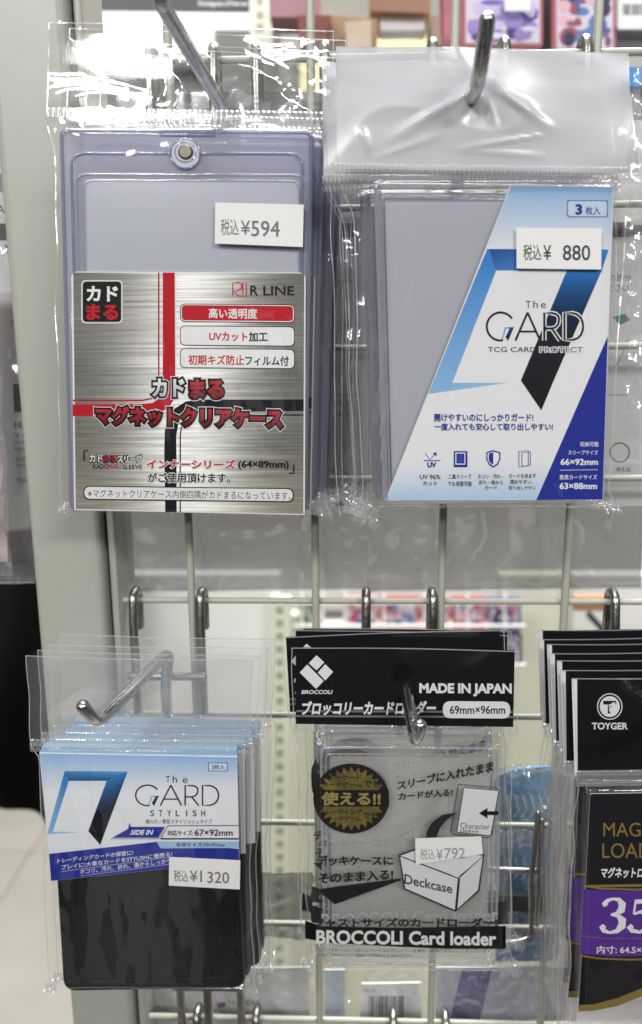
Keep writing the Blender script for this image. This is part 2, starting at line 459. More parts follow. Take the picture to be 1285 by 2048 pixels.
def bag(root, rows, seal_v, content, dfront, dmid, dhead, seed, nx=60, nyh=26, nyb=84, amp=1.0, hamp=.6, headmat='film', bodymat='film', hole=None, mw=26, backs=True, sag=1.5, ribw=9.0, seal=None, seal2=True, edges=True, pulls=None, gloss=()):
    """A hanging bag: header above seal_v, pouch round the contents below. content = (x0, y0, x1, y1) in pixels."""
    def hd(x, y, u, v):
        w_ = hamp*(1.4*crease(Vector((seed+u*2.2, v*5.5, seed)))-.7) + hamp*.6*noise.noise(Vector((u*5+seed, v*14, 3)))
        if pulls:
            for (hx, hy, tx, ty, a, wd) in pulls:
                lx, ly = tx-hx, ty-hy; l2 = lx*lx+ly*ly; t = ((x-hx)*lx+(y-hy)*ly)/l2
                if 0 < t < 1:
                    dd = abs((x-hx)*ly-(y-hy)*lx)/math.sqrt(l2)
                    w_ += a*max(0, 1-dd/(wd*(.3+t)))*math.sin(math.pi*t)
        return dhead+w_
    def bd(x, y, u, v):
        x0, y0, x1, y1 = content
        m = max(x0-x, x-x1, 0); n_ = max(y0-y, y-y1, 0)
        t = min(1, math.hypot(m, n_)/mw); t = t*t*(3-2*t)
        a = amp*(.17+.83*t)*min(1, (v-seal_v)*14)
        w_ = a*(.9*crease(Vector((x*.018+seed, y*.006, seed)))-.4+.5*noise.noise(Vector((x*.05, y*.035+seed, 7)))+.13*noise.noise(Vector((x*.13, y*.09+seed, 2))))
        if t > 0:  # corner gathers
            cd = min(math.hypot(x-x0, y-y1), math.hypot(x-x1, y-y1), math.hypot(x-x0, y-y0), math.hypot(x-x1, y-y0))
            g = max(0, 1-cd/60); w_ += g*1.5*noise.noise(Vector((x*.16, y*.16, seed)))
        for (gx, gy, gr, ga, hf) in gloss:   # a slack, crinkled patch of film
            q = max(0, 1-math.hypot((x-gx)*1.3, (y-gy)*.8)/gr)
            if q > 0: w_ += ga*math.sqrt(q)*(.9*noise.noise(Vector((x*.022+seed, y*.008, 5)))+hf*(.5*noise.noise(Vector((x*.09, y*.06+seed, 6)))+.5*crease(Vector((x*.02+seed, y*.012, 2)))-.2))
        return (dfront+.45)*(1-t)+dmid*t+w_
    H = sheet(rows, nx, nyh, hd, dhead, seed, hole=hole, v0=0, v1=seal_v, sag=sag)
    obj('header', H[0], H[1], M[headmat], root, smooth=True)
    B = sheet(rows, nx, nyb, bd, dfront, seed, v0=seal_v, v1=1.0, wob=3)
    obj('pouch_film', B[0], B[1], M[bodymat], root, smooth=True)
    if backs:
        K = sheet(rows, 12, 24, lambda x, y, u, v: min(dhead, dmid)-2.2+.3*noise.noise(Vector((u*4, v*9, seed))), dfront, seed, v0=0, v1=1, hole=None)
        if hole:  # leave the back film open at the hang hole
            hc = at(hole[0], hole[1], dhead); K = (K[0], [f for f in K[1] if (sum((K[0][i] for i in f), Vector())/4-Vector((hc.x, K[0][f[0]].y, hc.z))).length > .009])
        obj('back_film', K[0], K[1], M['filmsoft'], root, smooth=True)
    f = knots(rows)
    if seal:
        (xa, ya), (xb, yb), h = seal   # ribbed strip, upper-left and upper-right corners, height
        V, Fc = [], []; n = int((xb-xa)/ribw*4)
        for k in range(n+1):
            t = k/n; x = xa+(xb-xa)*t; y = ya+(yb-ya)*t; ph = k % 4
            dd = dhead+1.0+(.45 if ph in (1, 2) else 0)
            for r_ in (0, .12, .5, .88, 1.0):
                jx = 1.2*noise.noise(Vector((k*.3, r_*2, seed)))
                V.append(at(x+jx, y+h*r_+1.2*noise.noise(Vector((k*.08, r_*3, seed))), dd if .05 < r_ < .95 else dhead+.8))
        MI = []
        for k in range(n):
            for q in range(4): a = k*5+q; Fc.append((a, a+1, a+6, a+5)); MI.append(1 if k % 4 == 1 else 0)
        obj('ribbed_seal', V, Fc, [M['rib'], M['ridge']], root, midx=MI)
        if seal2:
            V, Fc = [], []; n = int((xb-xa)/ribw*1.1*3)
            for k in range(n+1):
                t = k/n; x = xa+(xb-xa)*t; y = ya+(yb-ya)*t+h*1.15
                dd = dhead+.8+(.3 if k % 3 == 1 else 0)
                V.append(at(x, y, dd)); V.append(at(x+2, y+h*.55, dd-.1))
            for k in range(n): Fc.append((2*k, 2*k+1, 2*k+3, 2*k+2))
            obj('ribbed_seal', V, Fc, [M['rib'], M['ridge']], root, midx=[1 if k % 3 == 0 else 0 for k in range(n)])
    if edges:
        E = []
        top = [(f(i/30, 0)) for i in range(31)]
        top = [(x, y+sag*math.sin(i/30*5.1+seed)) for i, (x, y) in enumerate(top)]
        ds = [hd(x, y, i/30, 0)+.05 for i, (x, y) in enumerate(top)]
        E.append(ribbon(top, (0, 2.0), ds))
        for u, wv in ((0.0, 2.0), (1.0, -2.0)):
            pts = []; ds = []
            for j in range(60):
                v = j/59; x, y = f(u, v); x += 3.0*noise.noise(Vector((seed+u*3, v*9, 1.3)))*2*(1 if v > seal_v else .66)
                if v < seal_v: y += sag*math.sin(u*5.1+seed)*(1-min(1, v*4))
                pts.append((x, y)); ds.append((hd if v < seal_v else bd)(x, y, u, v)+.06)
            E.append(ribbon(pts, (wv, 0), ds))
        V, Fc = join(*E)
        obj('film_edge', V, Fc, M['edge'], root)
def ears(root, d, spots):
    """Gathered, stiffly crumpled corners of the bag."""
    for (x, y, w_, h_) in spots:
        V, Fc = [], []; nx, ny = 14, 10
        for j in range(ny+1):
            for i in range(nx+1):
                u, v = i/nx-.5, j/ny-.5
                k = 1+.5*noise.noise(Vector((math.atan2(v, u)*1.7, x*.1, y*.1)))
                p = at(x+w_*u*k, y+h_*v*k+w_*.1*u, d); p.y -= .001*(2.4*noise.noise(Vector((u*5+x, v*5, y)))+1.2*noise.noise(Vector((u*12+x, v*11, y)))); V.append(p)
        for j in range(ny):
            for i in range(nx): a = j*(nx+1)+i; Fc.append((a, a+nx+1, a+nx+2, a+1))
        obj('gathered_corner', V, Fc, M['crumple'], root)
def sticker(root, quad, d, texts, col=(.17, .17, .18), th=.12):
    V, Fc = prism(quad, d, th)
    s = obj('price_sticker', V, Fc, M['sticker'], root)
    a = Art(d)
    for t, x0, y0, x1, y1, dy in texts: a.T(t, x0, y0, x1, y1, col, dy=dy, bold=.008)
    a.build('price_lettering', s)
    return s
# ================================================================== the wire rack
mm = .001
rack = thing('wire_rack', 'cream wire grid display rack with a broad painted post', 'display rack', (-.1, .004, -.6))
def tubeobj(name, pts, r, mat, parent, seg=12): V, Fc = tube(pts, r, seg); return obj(name, V, Fc, mat, parent, smooth=True)
for x in (-63.7, -13.4, 36.9, 86.0, 136.0):
    tubeobj('vertical_wire', [Vector((x*mm, 0, z*mm)) for z in (400, 150, -100, -400, -800)], .00155, M['wire'], rack)
for k in range(-5, 12):
    z = -2.3-50.35*k+0
    tubeobj('horizontal_wire', [Vector((x*mm, .0027, z*mm)) for x in (-92, 0, 80, 200, 330)], .0013, M['wire'], rack, 10)
# post: square tube with soft corners, its flange and the narrow edge rail
xl, xr = at(66, 1150, 6).x, at(196, 1150, 6).x
V, Fc = box3(xl, xr+.002, -.006, .034, -1.25, .6, .0032); obj('post', V, Fc, M['cream'], rack, smooth=False)
a = at(190, 1150, -6).x; b = at(216, 1150, -6).x
V, Fc = box3(a, b, .006, .030, -1.25, .6, .001); obj('post_flange', V, Fc, M['cream'], rack)
a = at(220, 1150, 0).x; b = at(236, 1150, 0).x
V, Fc = box3(a, b, -.0005, .026, -1.25, .6, .0012); obj('side_rail', V, Fc, M['cream'], rack)

# ================================================================== steel hooks
def hook(x1, x2, zw, label, tip=None, mat='oldsteel', shaft=True, group='steel hooks on the wire grid', stemdrop=22, root_px=None, cat='hook', prongdrop=47):
    """Two prongs over the horizontal wire at height zw; a welded crossbar and stem; the shaft runs to tip and turns up."""
    r = .00185
    root = thing('display_hook', label, cat, (((x1+x2)/2)*mm, -.004, (zw-30)*mm), group)
    for x in (x1, x2):
        P = [(x*mm, .0070, (zw-13)*mm), (x*mm, .0070, (zw-1)*mm)]
        for k in range(9):
            an = math.pi*k/8
            P.append((x*mm, (.0027+.0043*math.cos(an)), (zw+.6+3.4*math.sin(an))*mm))
        P += [(x*mm, -.0019-.0012, (zw-8)*mm), (x*mm, -.0034, (zw-prongdrop)*mm)]
        tubeobj('prong', P, r, M[mat], root)
    if tip == []:
        xm = (x1+x2)/2*mm; zc = (zw-25)*mm
        tubeobj('crossbar', [((x1-1.5)*mm, -.0072, zc), ((x2+1.5)*mm, -.0072, zc)], r*.95, M[mat], root)
        tubeobj('stem', [(xm, -.0100, zc+.003), (xm, -.0104, zc-.001*stemdrop)], r*.95, M[mat], root)
    elif shaft:
        xm = (x1+x2)/2*mm; zc = (zw-29)*mm
        tubeobj('crossbar', [((x1-1.5)*mm, -.0072, zc), ((x2+1.5)*mm, -.0072, zc)], r*.95, M[mat], root)
        S = [Vector((xm, -.0100, zc-.001*stemdrop)), Vector((xm, -.0104, zc-.002)), at(root_px[0], root_px[1], 12.5) if root_px else Vector((xm, -.0122, zc+.006))]
        if tip is not None:
            S += list(tip)
            P = fillet(S[:2]+S[2:], .005, 6)
            tubeobj('shaft', P, .0022, M['chrome'], root, 16)
    return root
ZW = {k: -2.3-50.35*k for k in range(-5, 12)}
def X(px, py, d=0): return at(px, py, d).x*1000
# front hooks: each tip is where the photo shows it
hook(X(268, 1190), X(402, 1190), ZW[2], 'zinc hook bent askew, holding the clear bags of black card sleeves', [at(196, 1446, 68), at(165, 1411, 73)], root_px=(339, 1302))
hook(X(733, 1190), X(866, 1190), ZW[2], 'zinc hook through the black headers of the printed card loader bags', [at(832, 1484, 68), at(841, 1448, 71)], root_px=(800, 1306))
hook(X(866, 100), X(1010, 100), ZW[-2], 'bright chrome hook through the white bag header', [at(957, 166, 63), at(976, 36, 72)], root_px=(912, 262))
hook(X(428, 100), X(300, 100), ZW[-2], 'thick dark hook slanting up past the glossy bag header', [at(322, 4, 68), at(319, -60, 70)], root_px=(472, 262))
hook(X(513, 100), X(650, 100), ZW[-2], 'empty steel hook standing behind the glossy bag header', None, shaft=False)
hook(X(1172, 100), X(1312, 100), ZW[-2], 'steel hook whose top rises over the white header corner', None, shaft=False)
hook(X(1230, 1190), X(1366, 1190), ZW[2], 'steel hook carrying the stack of black headed bags', [at(1345, 1490, 70), at(1352, 1455, 74)])
# hooks of the lower row, seen past the bag bottoms
hook(X(365, 1990), X(484, 1990), ZW[5], 'steel hook whose prongs run down below the black sleeve bags', [], prongdrop=74, stemdrop=44)
hook(X(395, 2043), X(513, 2043), ZW[6], 'steel hook looped over the lowest wire below the black sleeve bags', [])
hook(X(787, 2043), X(892, 2043), ZW[6], 'steel hook looped over the lowest wire below the card loader bags', [])
# bent steel frame on the grid by the blue bags
fr = thing('shelf_bracket', 'narrow bent steel bracket hanging on the grid by the blue bags', 'bracket', at(1068, 1750, 2))
tubeobj('bracket_arm', fillet([at(1077, 1625, 3), at(1062, 1760, 4), at(1064, 1875, 6), at(1030, 1885, 8), at(960, 1885, 8)], .004), .0011, M['oldsteel'], fr)
tubeobj('bracket_arm', [at(1085, 1640, 2), at(1078, 1760, 3), at(1074, 1850, 4)], .0011, M['oldsteel'], fr)
tubeobj('bracket_arm', [at(960, 1738, 0), at(1075, 1742, 3)], .0013, M['oldsteel'], fr)

# ================================================================== magnetic clear case, 594 yen
d1 = 35.0
r1 = thing('card_case_bag', 'glossy bag with a magnetic clear case, red and steel grey card, 594 yen sticker', 'packaged card case', at(375, 140, d1), 'magnetic clear cases hanging in bags')
CO = [(122, 258), (625, 262), (612, 1028), (142, 1020)]
V, Fc = prism(rpoly(CO, [14, 14, 18, 16]), d1-1.6, 6.0, .6); cs = obj('case_frame', V, Fc, M['case'], r1)
V, Fc = prism(rpoly([(318, 259), (432, 260), (430, 272), (319, 271)], 3), d1-.9, 1.0, .2); obj('opening_tab', V, Fc, M['caseedge'], cs)
# window recess and the two stepped rims
V, Fc = prism(rpoly([(168, 358), (600, 360), (600, 560), (170, 560)], [16, 16, 0, 0]), d1-1.2, .5); obj('window', V, Fc, M['casewin'], cs)
def rim(pts, rads, wpx, dd, mat, name='rim', r_=None, par=None, closed=True):
    P = rpoly(pts, rads, 7); W3 = [at(x, y, dd) for x, y in P]
    V, Fc = tube(W3, (r_ or .5)*mm, 8, closed=closed); return obj(name, V, Fc, M[mat], par, smooth=True)
rim([(143, 306), (606, 308), (600, 1010), (160, 1005)], 30, 3, d1-1.5, 'caseedge', 'outer_rim', .55, cs)
rim([(153, 348), (611, 350), (606, 1012), (164, 1008)], 22, 3, d1-1.3, 'clearrim', 'inner_rim', .35, cs)
rim([(170, 360), (598, 362), (596, 1000), (176, 1000)], 18, 3, d1-1.1, 'clearrim', 'inner_rim', .28, cs)
rim([(124, 261), (623, 265), (610, 1025), (144, 1017)], 14, 3, d1-2.0, 'caseedge', 'outer_rim', .8, cs)
# round boss with the magnet
V, Fc = prism([(371+29*math.cos(a*math.pi/16), 307+30*math.sin(a*math.pi/16)) for a in range(32)], d1-.7, 1.2, .3); obj('magnet_boss', V, Fc, M['casewin'], cs, smooth=False)
rim([(371+29*math.cos(a*math.pi/16), 307+30*math.sin(a*math.pi/16)) for a in range(32)], 0, 3, d1-.8, 'caseedge', 'boss_rim', .35, cs)
rim([(371+21*math.cos(a*math.pi/16), 304+20*math.sin(a*math.pi/16)) for a in range(32)], 0, 3, d1-.6, 'caseedge', 'boss_rim', .25, cs)
V, Fc = prism([(371+15*math.cos(a*math.pi/16), 303+15*math.sin(a*math.pi/16)) for a in range(32)], d1+.1, 2, .5); obj('magnet', V, Fc, M['magnet'], cs)
# printed card
Q1 = [(143, 543), (612, 545), (610, 1030), (149, 1020)]
V, Fc = prism(rpoly(Q1, [14, 14, 3, 3]), d1-.5, .5); ic = obj('insert_card', V, Fc, M['paper'], r1)
a = Art(d1-.5)
def steel(u, v):
    g = 86+162*math.exp(-((u-.5)/.29)**2)+22*math.sin(v*5.2+.4)*abs(u-.5)*2
    if v > .45: g += 90*abs(u-.5)*2*(v-.3)
    t = max(0, (v-.5))*abs(u-.5)*2
    return C(min(250, g+10*t), min(248, g+2*t), min(246, g*(1-.12*t)-6))
a.grid([(147, 545), (609, 547), (607, 1028), (152, 1018)], 24, 16, steel)
b_ = a; a.build('steel_background_print', ic, M['steelcard'])
a = Art(d1-.5+.03)
# red and black bands crossing
a.poly([(326, 545), (350, 545), (351, 762), (351, 800), (300, 812), (326, 796)], C(190, 24, 38))
a.poly([(326, 740), (350, 740), (350, 796), (338, 815), (318, 827), (290, 832), (146, 832), (146, 809), (280, 808), (305, 806), (321, 796), (326, 780)], C(190, 24, 38))
a.strip([(318, 545), (318, 770), (314, 788), (304, 797), (285, 801), (146, 801)], 3, C(176, 24, 38))
a.poly([(608, 799), (400, 799), (372, 803), (350, 817), (336, 838), (330, 862), (329, 905), (331, 1024), (354, 1024), (353, 872), (357, 848), (367, 832), (385, 824), (608, 822)], (.008, .008, .01))
a.strip([(608, 830), (396, 830), (374, 836), (364, 850), (361, 872), (361, 1024)], 2.6, BLACK)
a.poly([(351, 545), (353, 545), (353, 770), (351, 770)], WHITE)
# square badge
a.rr(163, 560, 246, 647, 10, C(225, 225, 225)); a.rr(166, 563, 243, 644, 8, BLACK)
a.T('カド', 173, 572, 237, 603, WHITE, bold=.035); a.T('まる', 173, 608, 237, 640, RED, bold=.04)
# maker mark
a.strip([(466, 591), (466, 566), (478, 565), (484, 569), (483, 577), (477, 581), (468, 582), (477, 592), (493, 592), (493, 565), (486, 565), (486, 588)], 2.4, C(200, 30, 50))
a.T('R', 501, 571, 517, 591, INK, bold=.02); a.T('LINE', 527, 572, 589, 591, INK, bold=.02)
for y, fill in ((608, RED), (652, WHITE), (697, WHITE)):
    dy = 2
    a.rr(360.5, y-1, 590, y+41-(5 if y == 608 else 2), 11, INK, dy); a.rr(362, y+.6, 588.6, y+39.4-(5 if y == 608 else 2), 10, WHITE, dy)
    if y == 608: a.rr(364, y+2.2, 586.6, y+32.5, 8, RED, dy)
a.T('高い透明度', 418, 616, 515, 637, WHITE, bold=.02, dy=1)
a.T('UVカット', 419, 664, 496, 682, RED, bold=.03, dy=1); a.T('加工', 498, 664, 536, 684, INK, bold=.03)
a.T('初期キズ防止', 377, 709, 489, 730, RED, bold=.022, dy=1); a.T('フィルム付', 491, 711, 578, 731, INK, bold=.025, dy=1)
# logo lettering with black and pale outlines
def logo(t, x0, y0, x1, y1, c1, c2, dy=0, grow=0, o1=.14, o2=.10, b=.02):
    a.T(t, x0, y0, x1, y1, C(225, 225, 228), dy=dy, bold=b, pad=o1, grow=grow)
    a.T(t, x0, y0, x1, y1, (.006, .003, .005), dy=dy, bold=b, pad=o2, grow=grow)
    a.T(t, x0, y0, x1, y1, c1, dy=dy, bold=b, col2=c2, grow=grow)
logo('カド', 305, 757, 370, 794, C(240, 240, 240), C(190, 190, 195), b=.04)
logo('まる', 380, 759, 448, 797, C(190, 50, 55), C(120, 22, 32), b=.05)
logo('マグネットクリアケース', 192, 812, 566, 850, C(196, 50, 56), C(90, 14, 26), dy=9, grow=.12, b=.05)
a.strip([(169, 921), (169, 901), (177, 901)], 2.6, INK)
a.T('カドまるスリーブ', 180, 909, 285, 925, BLACK, bold=.03, pad=.075); a.T('カド', 180, 909, 206, 924, WHITE, bold=.02); a.T('まる', 208, 909, 233, 924, C(160, 30, 40), bold=.03); a.T('スリーブ', 235, 910, 285, 925, WHITE, bold=.02)
a.T('KADO', 187, 928, 218, 937, INK, bold=.0); a.T('MARU', 218, 928, 243, 937, RED, bold=.0); a.T('SLEEVE', 246, 929, 285, 938, INK, bold=.0)
a.T('インナーシリーズ', 294, 918, 472, 937, WHITE, bold=.035, dy=1, pad=.06); a.T('インナーシリーズ', 294, 918, 472, 937, C(190, 20, 34), bold=.035, dy=1); a.T('(64×89mm)', 477, 921, 578, 939, INK, bold=.03)
a.strip([(588, 929), (588, 946), (579, 946)], 2.6, INK)
a.T('がご使用頂けます。', 296, 945, 461, 965, WHITE, bold=.025, dy=1, pad=.06); a.T('がご使用頂けます。', 296, 945, 461, 965, INK, bold=.025, dy=1)
a.rr(168, 971, 588, 999, 13, INK, 5); a.rr(170, 973, 586, 997, 12, C(232, 232, 230), 5)
a.T('※マグネットクリアケース内側四隅がカドまるになっています。', 177, 978, 582, 994, INK, bold=.0, dy=5.5)
a.build('printed_design', ic)
V, Fc = [], []
bag(r1, [(0, (97, 44), (669, 60)), (.225, (92, 232), (663, 245)), (.25, (94, 246), (661, 258)), (.31, (112, 300), (660, 300)), (.6, (112, 600), (668, 600)), (.97, (122, 1005), (676, 1008)), (1, (120, 1026), (680, 1032))],
    .25, (124, 262, 624, 1022), d1, d1-6, d1+1, 3.1, amp=1.1, hamp=1.65, headmat='filmhot', bodymat='film', hole=(372, 140, 19), seal=((92, 214), (666, 224), 22), ribw=10.5, nyh=44, nx=80, nyb=100)
ears(r1, d1-3, [(133, 1018, 34, 26), (140, 1006, 22, 40), (640, 1016, 44, 30), (655, 1000, 34, 24), (632, 1026, 34, 14)])
sticker(r1, [(431, 405), (608, 409), (606, 494), (430, 487)], d1+.95, [('税込', 442, 438, 478, 471, 0), ('¥', 482, 441, 501, 469, 0), ('594', 503, 441, 560, 473, 1)])
for k, (dx, dz, rot, lb) in enumerate([(3.6, .6, .012, 'second bag of the 594 yen clear case stack, just behind the priced one'),
                                       (7.0, -.6, .006, 'third bag of the 594 yen clear case stack, almost hidden'),
                                       (9.2, .4, .014, 'rearmost bag of the 594 yen clear case stack, against the grid')]):
    dup(r1, (dx*mm, (k+1)*8.2*mm, dz*mm), lb, rot, skip=('price_sticker', 'magnet', 'insert_card', 'back_film', 'inner_rim', 'header') if k else ('price_sticker', 'back_film'))
# ================================================================== shared marks
def seven(a, S, outer_light=True):
    """The slanted frame mark: S maps unit points. Blue frame that fades from pale blue to black."""
    pass
def gard(a, x0, y0, x1, y1, wd):
    """GARD: an open round G with a small slanted frame in it, then thin A R D."""
    h = y1-y0; r = h/2; W_ = x1-x0; cx, cy_ = x0+W_*.142, (y0+y1)/2; rx = W_*.142
    col = (.008, .008, .009)
    pts = [(cx+rx*math.cos(math.radians(t)), cy_-r*math.sin(math.radians(t))) for t in range(34, 266, 6)]+[(cx+rx*.0, y1), (cx+rx*.18, y1-1)]
    xa, xb = cx+rx*.0, cx+rx*.95
    a.strip([(xa+rx*.10, y1-1), (xa+rx*.36, cy_+r*.1), (xb, cy_+r*.1)], wd*.7, [C(150, 195, 232), C(70, 150, 215), C(30, 80, 140)])
    a.poly([(xb-rx*.28, cy_+r*.1), (xb+rx*.02, cy_+r*.04), (xa+rx*.55, y1+1), (xa+rx*.36, y1-h*.12)], [C(30, 90, 150), C(20, 60, 110), col, col])
    a.strip(pts, wd, col)
    def q(u, v): return (x0+W_*u, y0+h*v)
    return q
def ARD(a, q, wd, col):
    a.strip([q(.295, 1), q(.42, .0)], wd, col); a.strip([q(.42, 0), q(.55, 1)], wd, col); a.strip([q(.34, .68), q(.505, .68)], wd*.9, col)
def rd(a, q, wd, col):
    a.strip([q(.592, 1), q(.592, .02), q(.67, .02), q(.71, .05), q(.738, .14), q(.745, .28), q(.735, .42), q(.71, .53), q(.67, .57), q(.60, .57)], wd, col)
    a.strip([q(.67, .57), q(.755, 1)], wd, col)
    a.strip([q(.80, .98), q(.80, .02), q(.885, .02), q(.935, .08), q(.97, .2), q(.988, .36), q(.992, .5), q(.988, .64), q(.97, .8), q(.935, .92), q(.885, .98)], wd, col, True)

# ================================================================== hinged clear card protectors, 880 yen
d2 = 48.0
r2 = thing('card_protector_bag', 'white headed bag with clear card protectors and blue slanted card, 880 yen sticker', 'packaged card protector', at(968, 150, d2), 'white headed card protector bags')
V, Fc = prism(rpoly([(750, 366), (1228, 370), (1206, 1004), (768, 1008)], [10, 10, 8, 8]), d2-1.0, 8.5, .6); cs = obj('protector_case', V, Fc, M['clear'], r2)
V, Fc = prism(rpoly([(770, 398), (1205, 400), (1190, 985), (785, 985)], 8), d2-2.2, .5); obj('pocket_sheet', V, Fc, M['casewin'], cs)
V, Fc = prism([(750, 372), (762, 372), (777, 1004), (767, 1004)], d2-.3, 7); obj('hinge_edge', V, Fc, M['clearrim'], cs)
rim([(764, 392), (1212, 394), (1196, 992), (780, 992)], 10, 3, d2-.8, 'clearrim', 'rim', .35, cs)
rim([(752, 369), (1226, 373), (1204, 1001), (769, 1005)], 10, 3, d2-1.0, 'clearrim', 'rim', .55, cs)
for k, (x, y) in enumerate([(757, 560), (758, 600), (759, 640), (760, 760), (761, 800), (762, 850), (763, 900)]):
    V, Fc = prism([(x-2, y), (x+4, y), (x+4.6, y+22), (x-1.4, y+22)], d2+.1, 1.0); obj('hinge_tooth', V, Fc, M['clearrim'], cs)
CARD2 = [(1022, 370), (1227, 373), (1219, 520), (1205, 1000), (771, 1001)]
V, Fc = prism(rpoly([(1022, 370), (1228, 373), (1206, 1000), (771, 1001)], [0, 8, 3, 0]), d2-.35, .45); ic = obj('insert_card', V, Fc, M['paper'], r2)
a = Art(d2-.35)
def skyfn(u, v):
    if v < .22: return mixc(C(146, 184, 226), C(236, 238, 240), v/.22)
    if v > .88: return mixc(C(238, 238, 238), C(178, 208, 234), (v-.88)/.12)
    return C(238, 238, 239)
a.grid([(1023, 371), (1226, 374), (1204.5, 999), (773, 1000)], 2, 40, skyfn)
# slanted frame
LB1, LB2 = C(60, 128, 200), C(140, 186, 228)
a.grid([(975, 498), (993, 498), (993, 541), (957, 541)], 1, 3, lambda u, v: mixc(LB1, C(70, 140, 208), v))
a.grid([(957, 541), (993, 541), (905, 766), (866, 766)], 1, 10, lambda u, v: mixc(C(72, 142, 210), LB2, v))
a.poly([(866, 765), (903, 765.5), (1017, 765.5), (857, 788)], [LB2, LB2, C(160, 200, 236), LB2])
a.poly([(979, 498), (1218, 499), (1150, 541), (992, 541)], [C(24, 74, 150), C(70, 150, 220), C(110, 170, 226), C(66, 120, 190)])
a.grid([(1155, 499), (1218, 499), (1204, 541), (1134, 541)], 1, 3, lambda u, v: mixc(C(50, 140, 214), C(44, 118, 190), v))
DK = [(0, C(44, 118, 190)), (.16, C(24, 76, 130)), (.34, C(14, 38, 66)), (.5, (.010, .012, .018)), (1, (.010, .010, .012))]
def ramp(t, S):
    for (a0, c0), (a1, c1) in zip(S, S[1:]):
        if t <= a1: return mixc(c0, c1, (t-a0)/(a1-a0))
    return S[-1][1]
a.grid([(1134, 541), (1204, 541), (1108, 761), (1042, 761)], 1, 14, lambda u, v: ramp(v*.78, DK))
a.poly([(1042, 761), (1108, 761), (1083, 821)], (.010, .010, .012))
# navy corner
a.poly([(1216, 672), (1205.5, 999), (1073, 1000)], NAVY)
# quantity box
for r_, c_ in ((0, NAVY), (1.6, C(200, 218, 238))): a.rr(1134.5+r_, 400.5+r_, 1216-r_, 434.5-r_, 5, c_)
a.T('3', 1151, 408, 1165, 430, NAVY, bold=.05); a.T('枚入', 1171, 413, 1201, 430, NAVY, bold=.02)
a.T('T', 1052, 602, 1062, 616, INK); a.T('h', 1067, 601, 1076, 616, INK); a.T('e', 1082, 606, 1092, 616, INK)
q = gard(a, 974, 625, 1168, 681, 4.2)
col = (.012, .012, .014)
ARD(a, q, 4.2, col); rd(a, q, 9, WHITE); rd(a, q, 4.4, col)
a.T('TCG CARD', 976, 694, 1073, 704, INK, bold=.002); a.T('PROTECT', 1080, 694, 1166, 704.5, WHITE, pad=.09); a.T('PROTECT', 1080, 694, 1166, 704.5, INK, bold=.002)
a.T('開けやすいのにしっかりガード!', 869, 827, 1067, 843, NAVY, bold=.025); a.T('一度入れても安心して取り出しやすい!', 869, 846, 1106, 861, NAVY, bold=.025)
# four small pictograms
a.strip([(848, 921), (881, 921)], 1.6, NAVY); a.strip([(851, 907), (860, 919), (871, 907)], 1.4, NAVY); a.poly([(873, 904), (874, 912), (866, 907)], NAVY)
a.T('UV', 855, 924, 873, 935, NAVY, bold=.04)
a.poly([(908, 902), (935, 902), (935, 934), (908, 934)], NAVY); a.poly([(911, 905), (931, 905), (931, 929), (911, 929)], C(235, 235, 240)); a.poly([(913, 907), (929, 907), (929, 927), (913, 927)], NAVY); a.poly([(915, 909), (927, 909), (927, 925), (915, 925)], C(60, 70, 165))
SH = [(973, 904), (986, 900), (1001, 904), (1001, 918), (996, 929), (987, 935), (978, 929), (973, 918)]
a.poly(SH, NAVY); a.poly([(986.6+(x-986.6)*.82, 917+(y-917)*.82) for x, y in SH], WHITE); a.poly([(978, 907), (986.8, 904), (986.8, 930), (980, 925), (977.5, 918)], NAVY)
for o in ([(1038, 902), (1057, 901), (1057, 931), (1038, 934)], [(1044, 905), (1061, 903), (1061, 930), (1044, 932)]): a.strip(o, 1.3, NAVY, True)
for t, x0, y0, x1, y1 in (('UV 96%', 840, 949, 881, 958), ('カット', 846, 962, 875, 971), ('二重スリーブ', 897, 948, 943, 957), ('でも保管可能', 896, 962, 944, 972), ('ホコリ・汚れ・', 956, 948, 1006, 957),
                          ('折れ・傷から', 958, 960, 1006, 969), ('ガード', 970, 971, 994, 979), ('カードを挟まず', 1018, 947, 1072, 956), ('閉めやすい、', 1021, 959, 1066, 968), ('取り出しやすい', 1018, 971, 1071, 979)):
    a.T(t, x0, y0, x1, y1, INK, bold=.004)
for t, x0, y0, x1, y1, b in (('収納可能', 1160, 883, 1197, 893, .01), ('スリーブサイズ', 1136, 900, 1196, 909, .01), ('66×92mm', 1121, 917, 1196, 930, .03), ('推奨カードサイズ', 1119, 949, 1194, 959, .01), ('63×88mm', 1119, 965, 1194, 978, .03)):
    a.T(t, x0, y0, x1, y1, C(235, 238, 245), bold=b)
a.strip([(1120, 940), (1195, 939)], 1.2, C(215, 220, 235))
a.build('printed_design', ic)
bag(r2, [(0, (672, 92), (1256, 104)), (.25, (670, 326), (1276, 338)), (.29, (672, 348), (1276, 354)), (.36, (704, 430), (1254, 420)), (.9, (724, 980), (1222, 985)), (1, (718, 1022), (1240, 1020))],
    .27, (750, 366, 1226, 1006), d2, d2-7, d2+2, 8.7, amp=1.2, hamp=.65, headmat='whitefilm', hole=(973, 152, 20), seal=((668, 326), (1276, 334), 20), ribw=9.2, nx=84, nyh=50, nyb=90, sag=3,
    pulls=[(968, 165, 770, 285, .9, 16), (968, 165, 1115, 265, .9, 12), (985, 165, 1075, 235, .8, 18), (960, 165, 935, 255, -.7, 12), (968, 165, 992, 260, .6, 8), (1112, 266, 905, 300, .7, 7), (742, 320, 722, 250, 1.0, 9), (742, 320, 900, 262, .5, 12), (900, 300, 1100, 312, .4, 9)], gloss=[(850, 640, 230, 1.3, .12)])
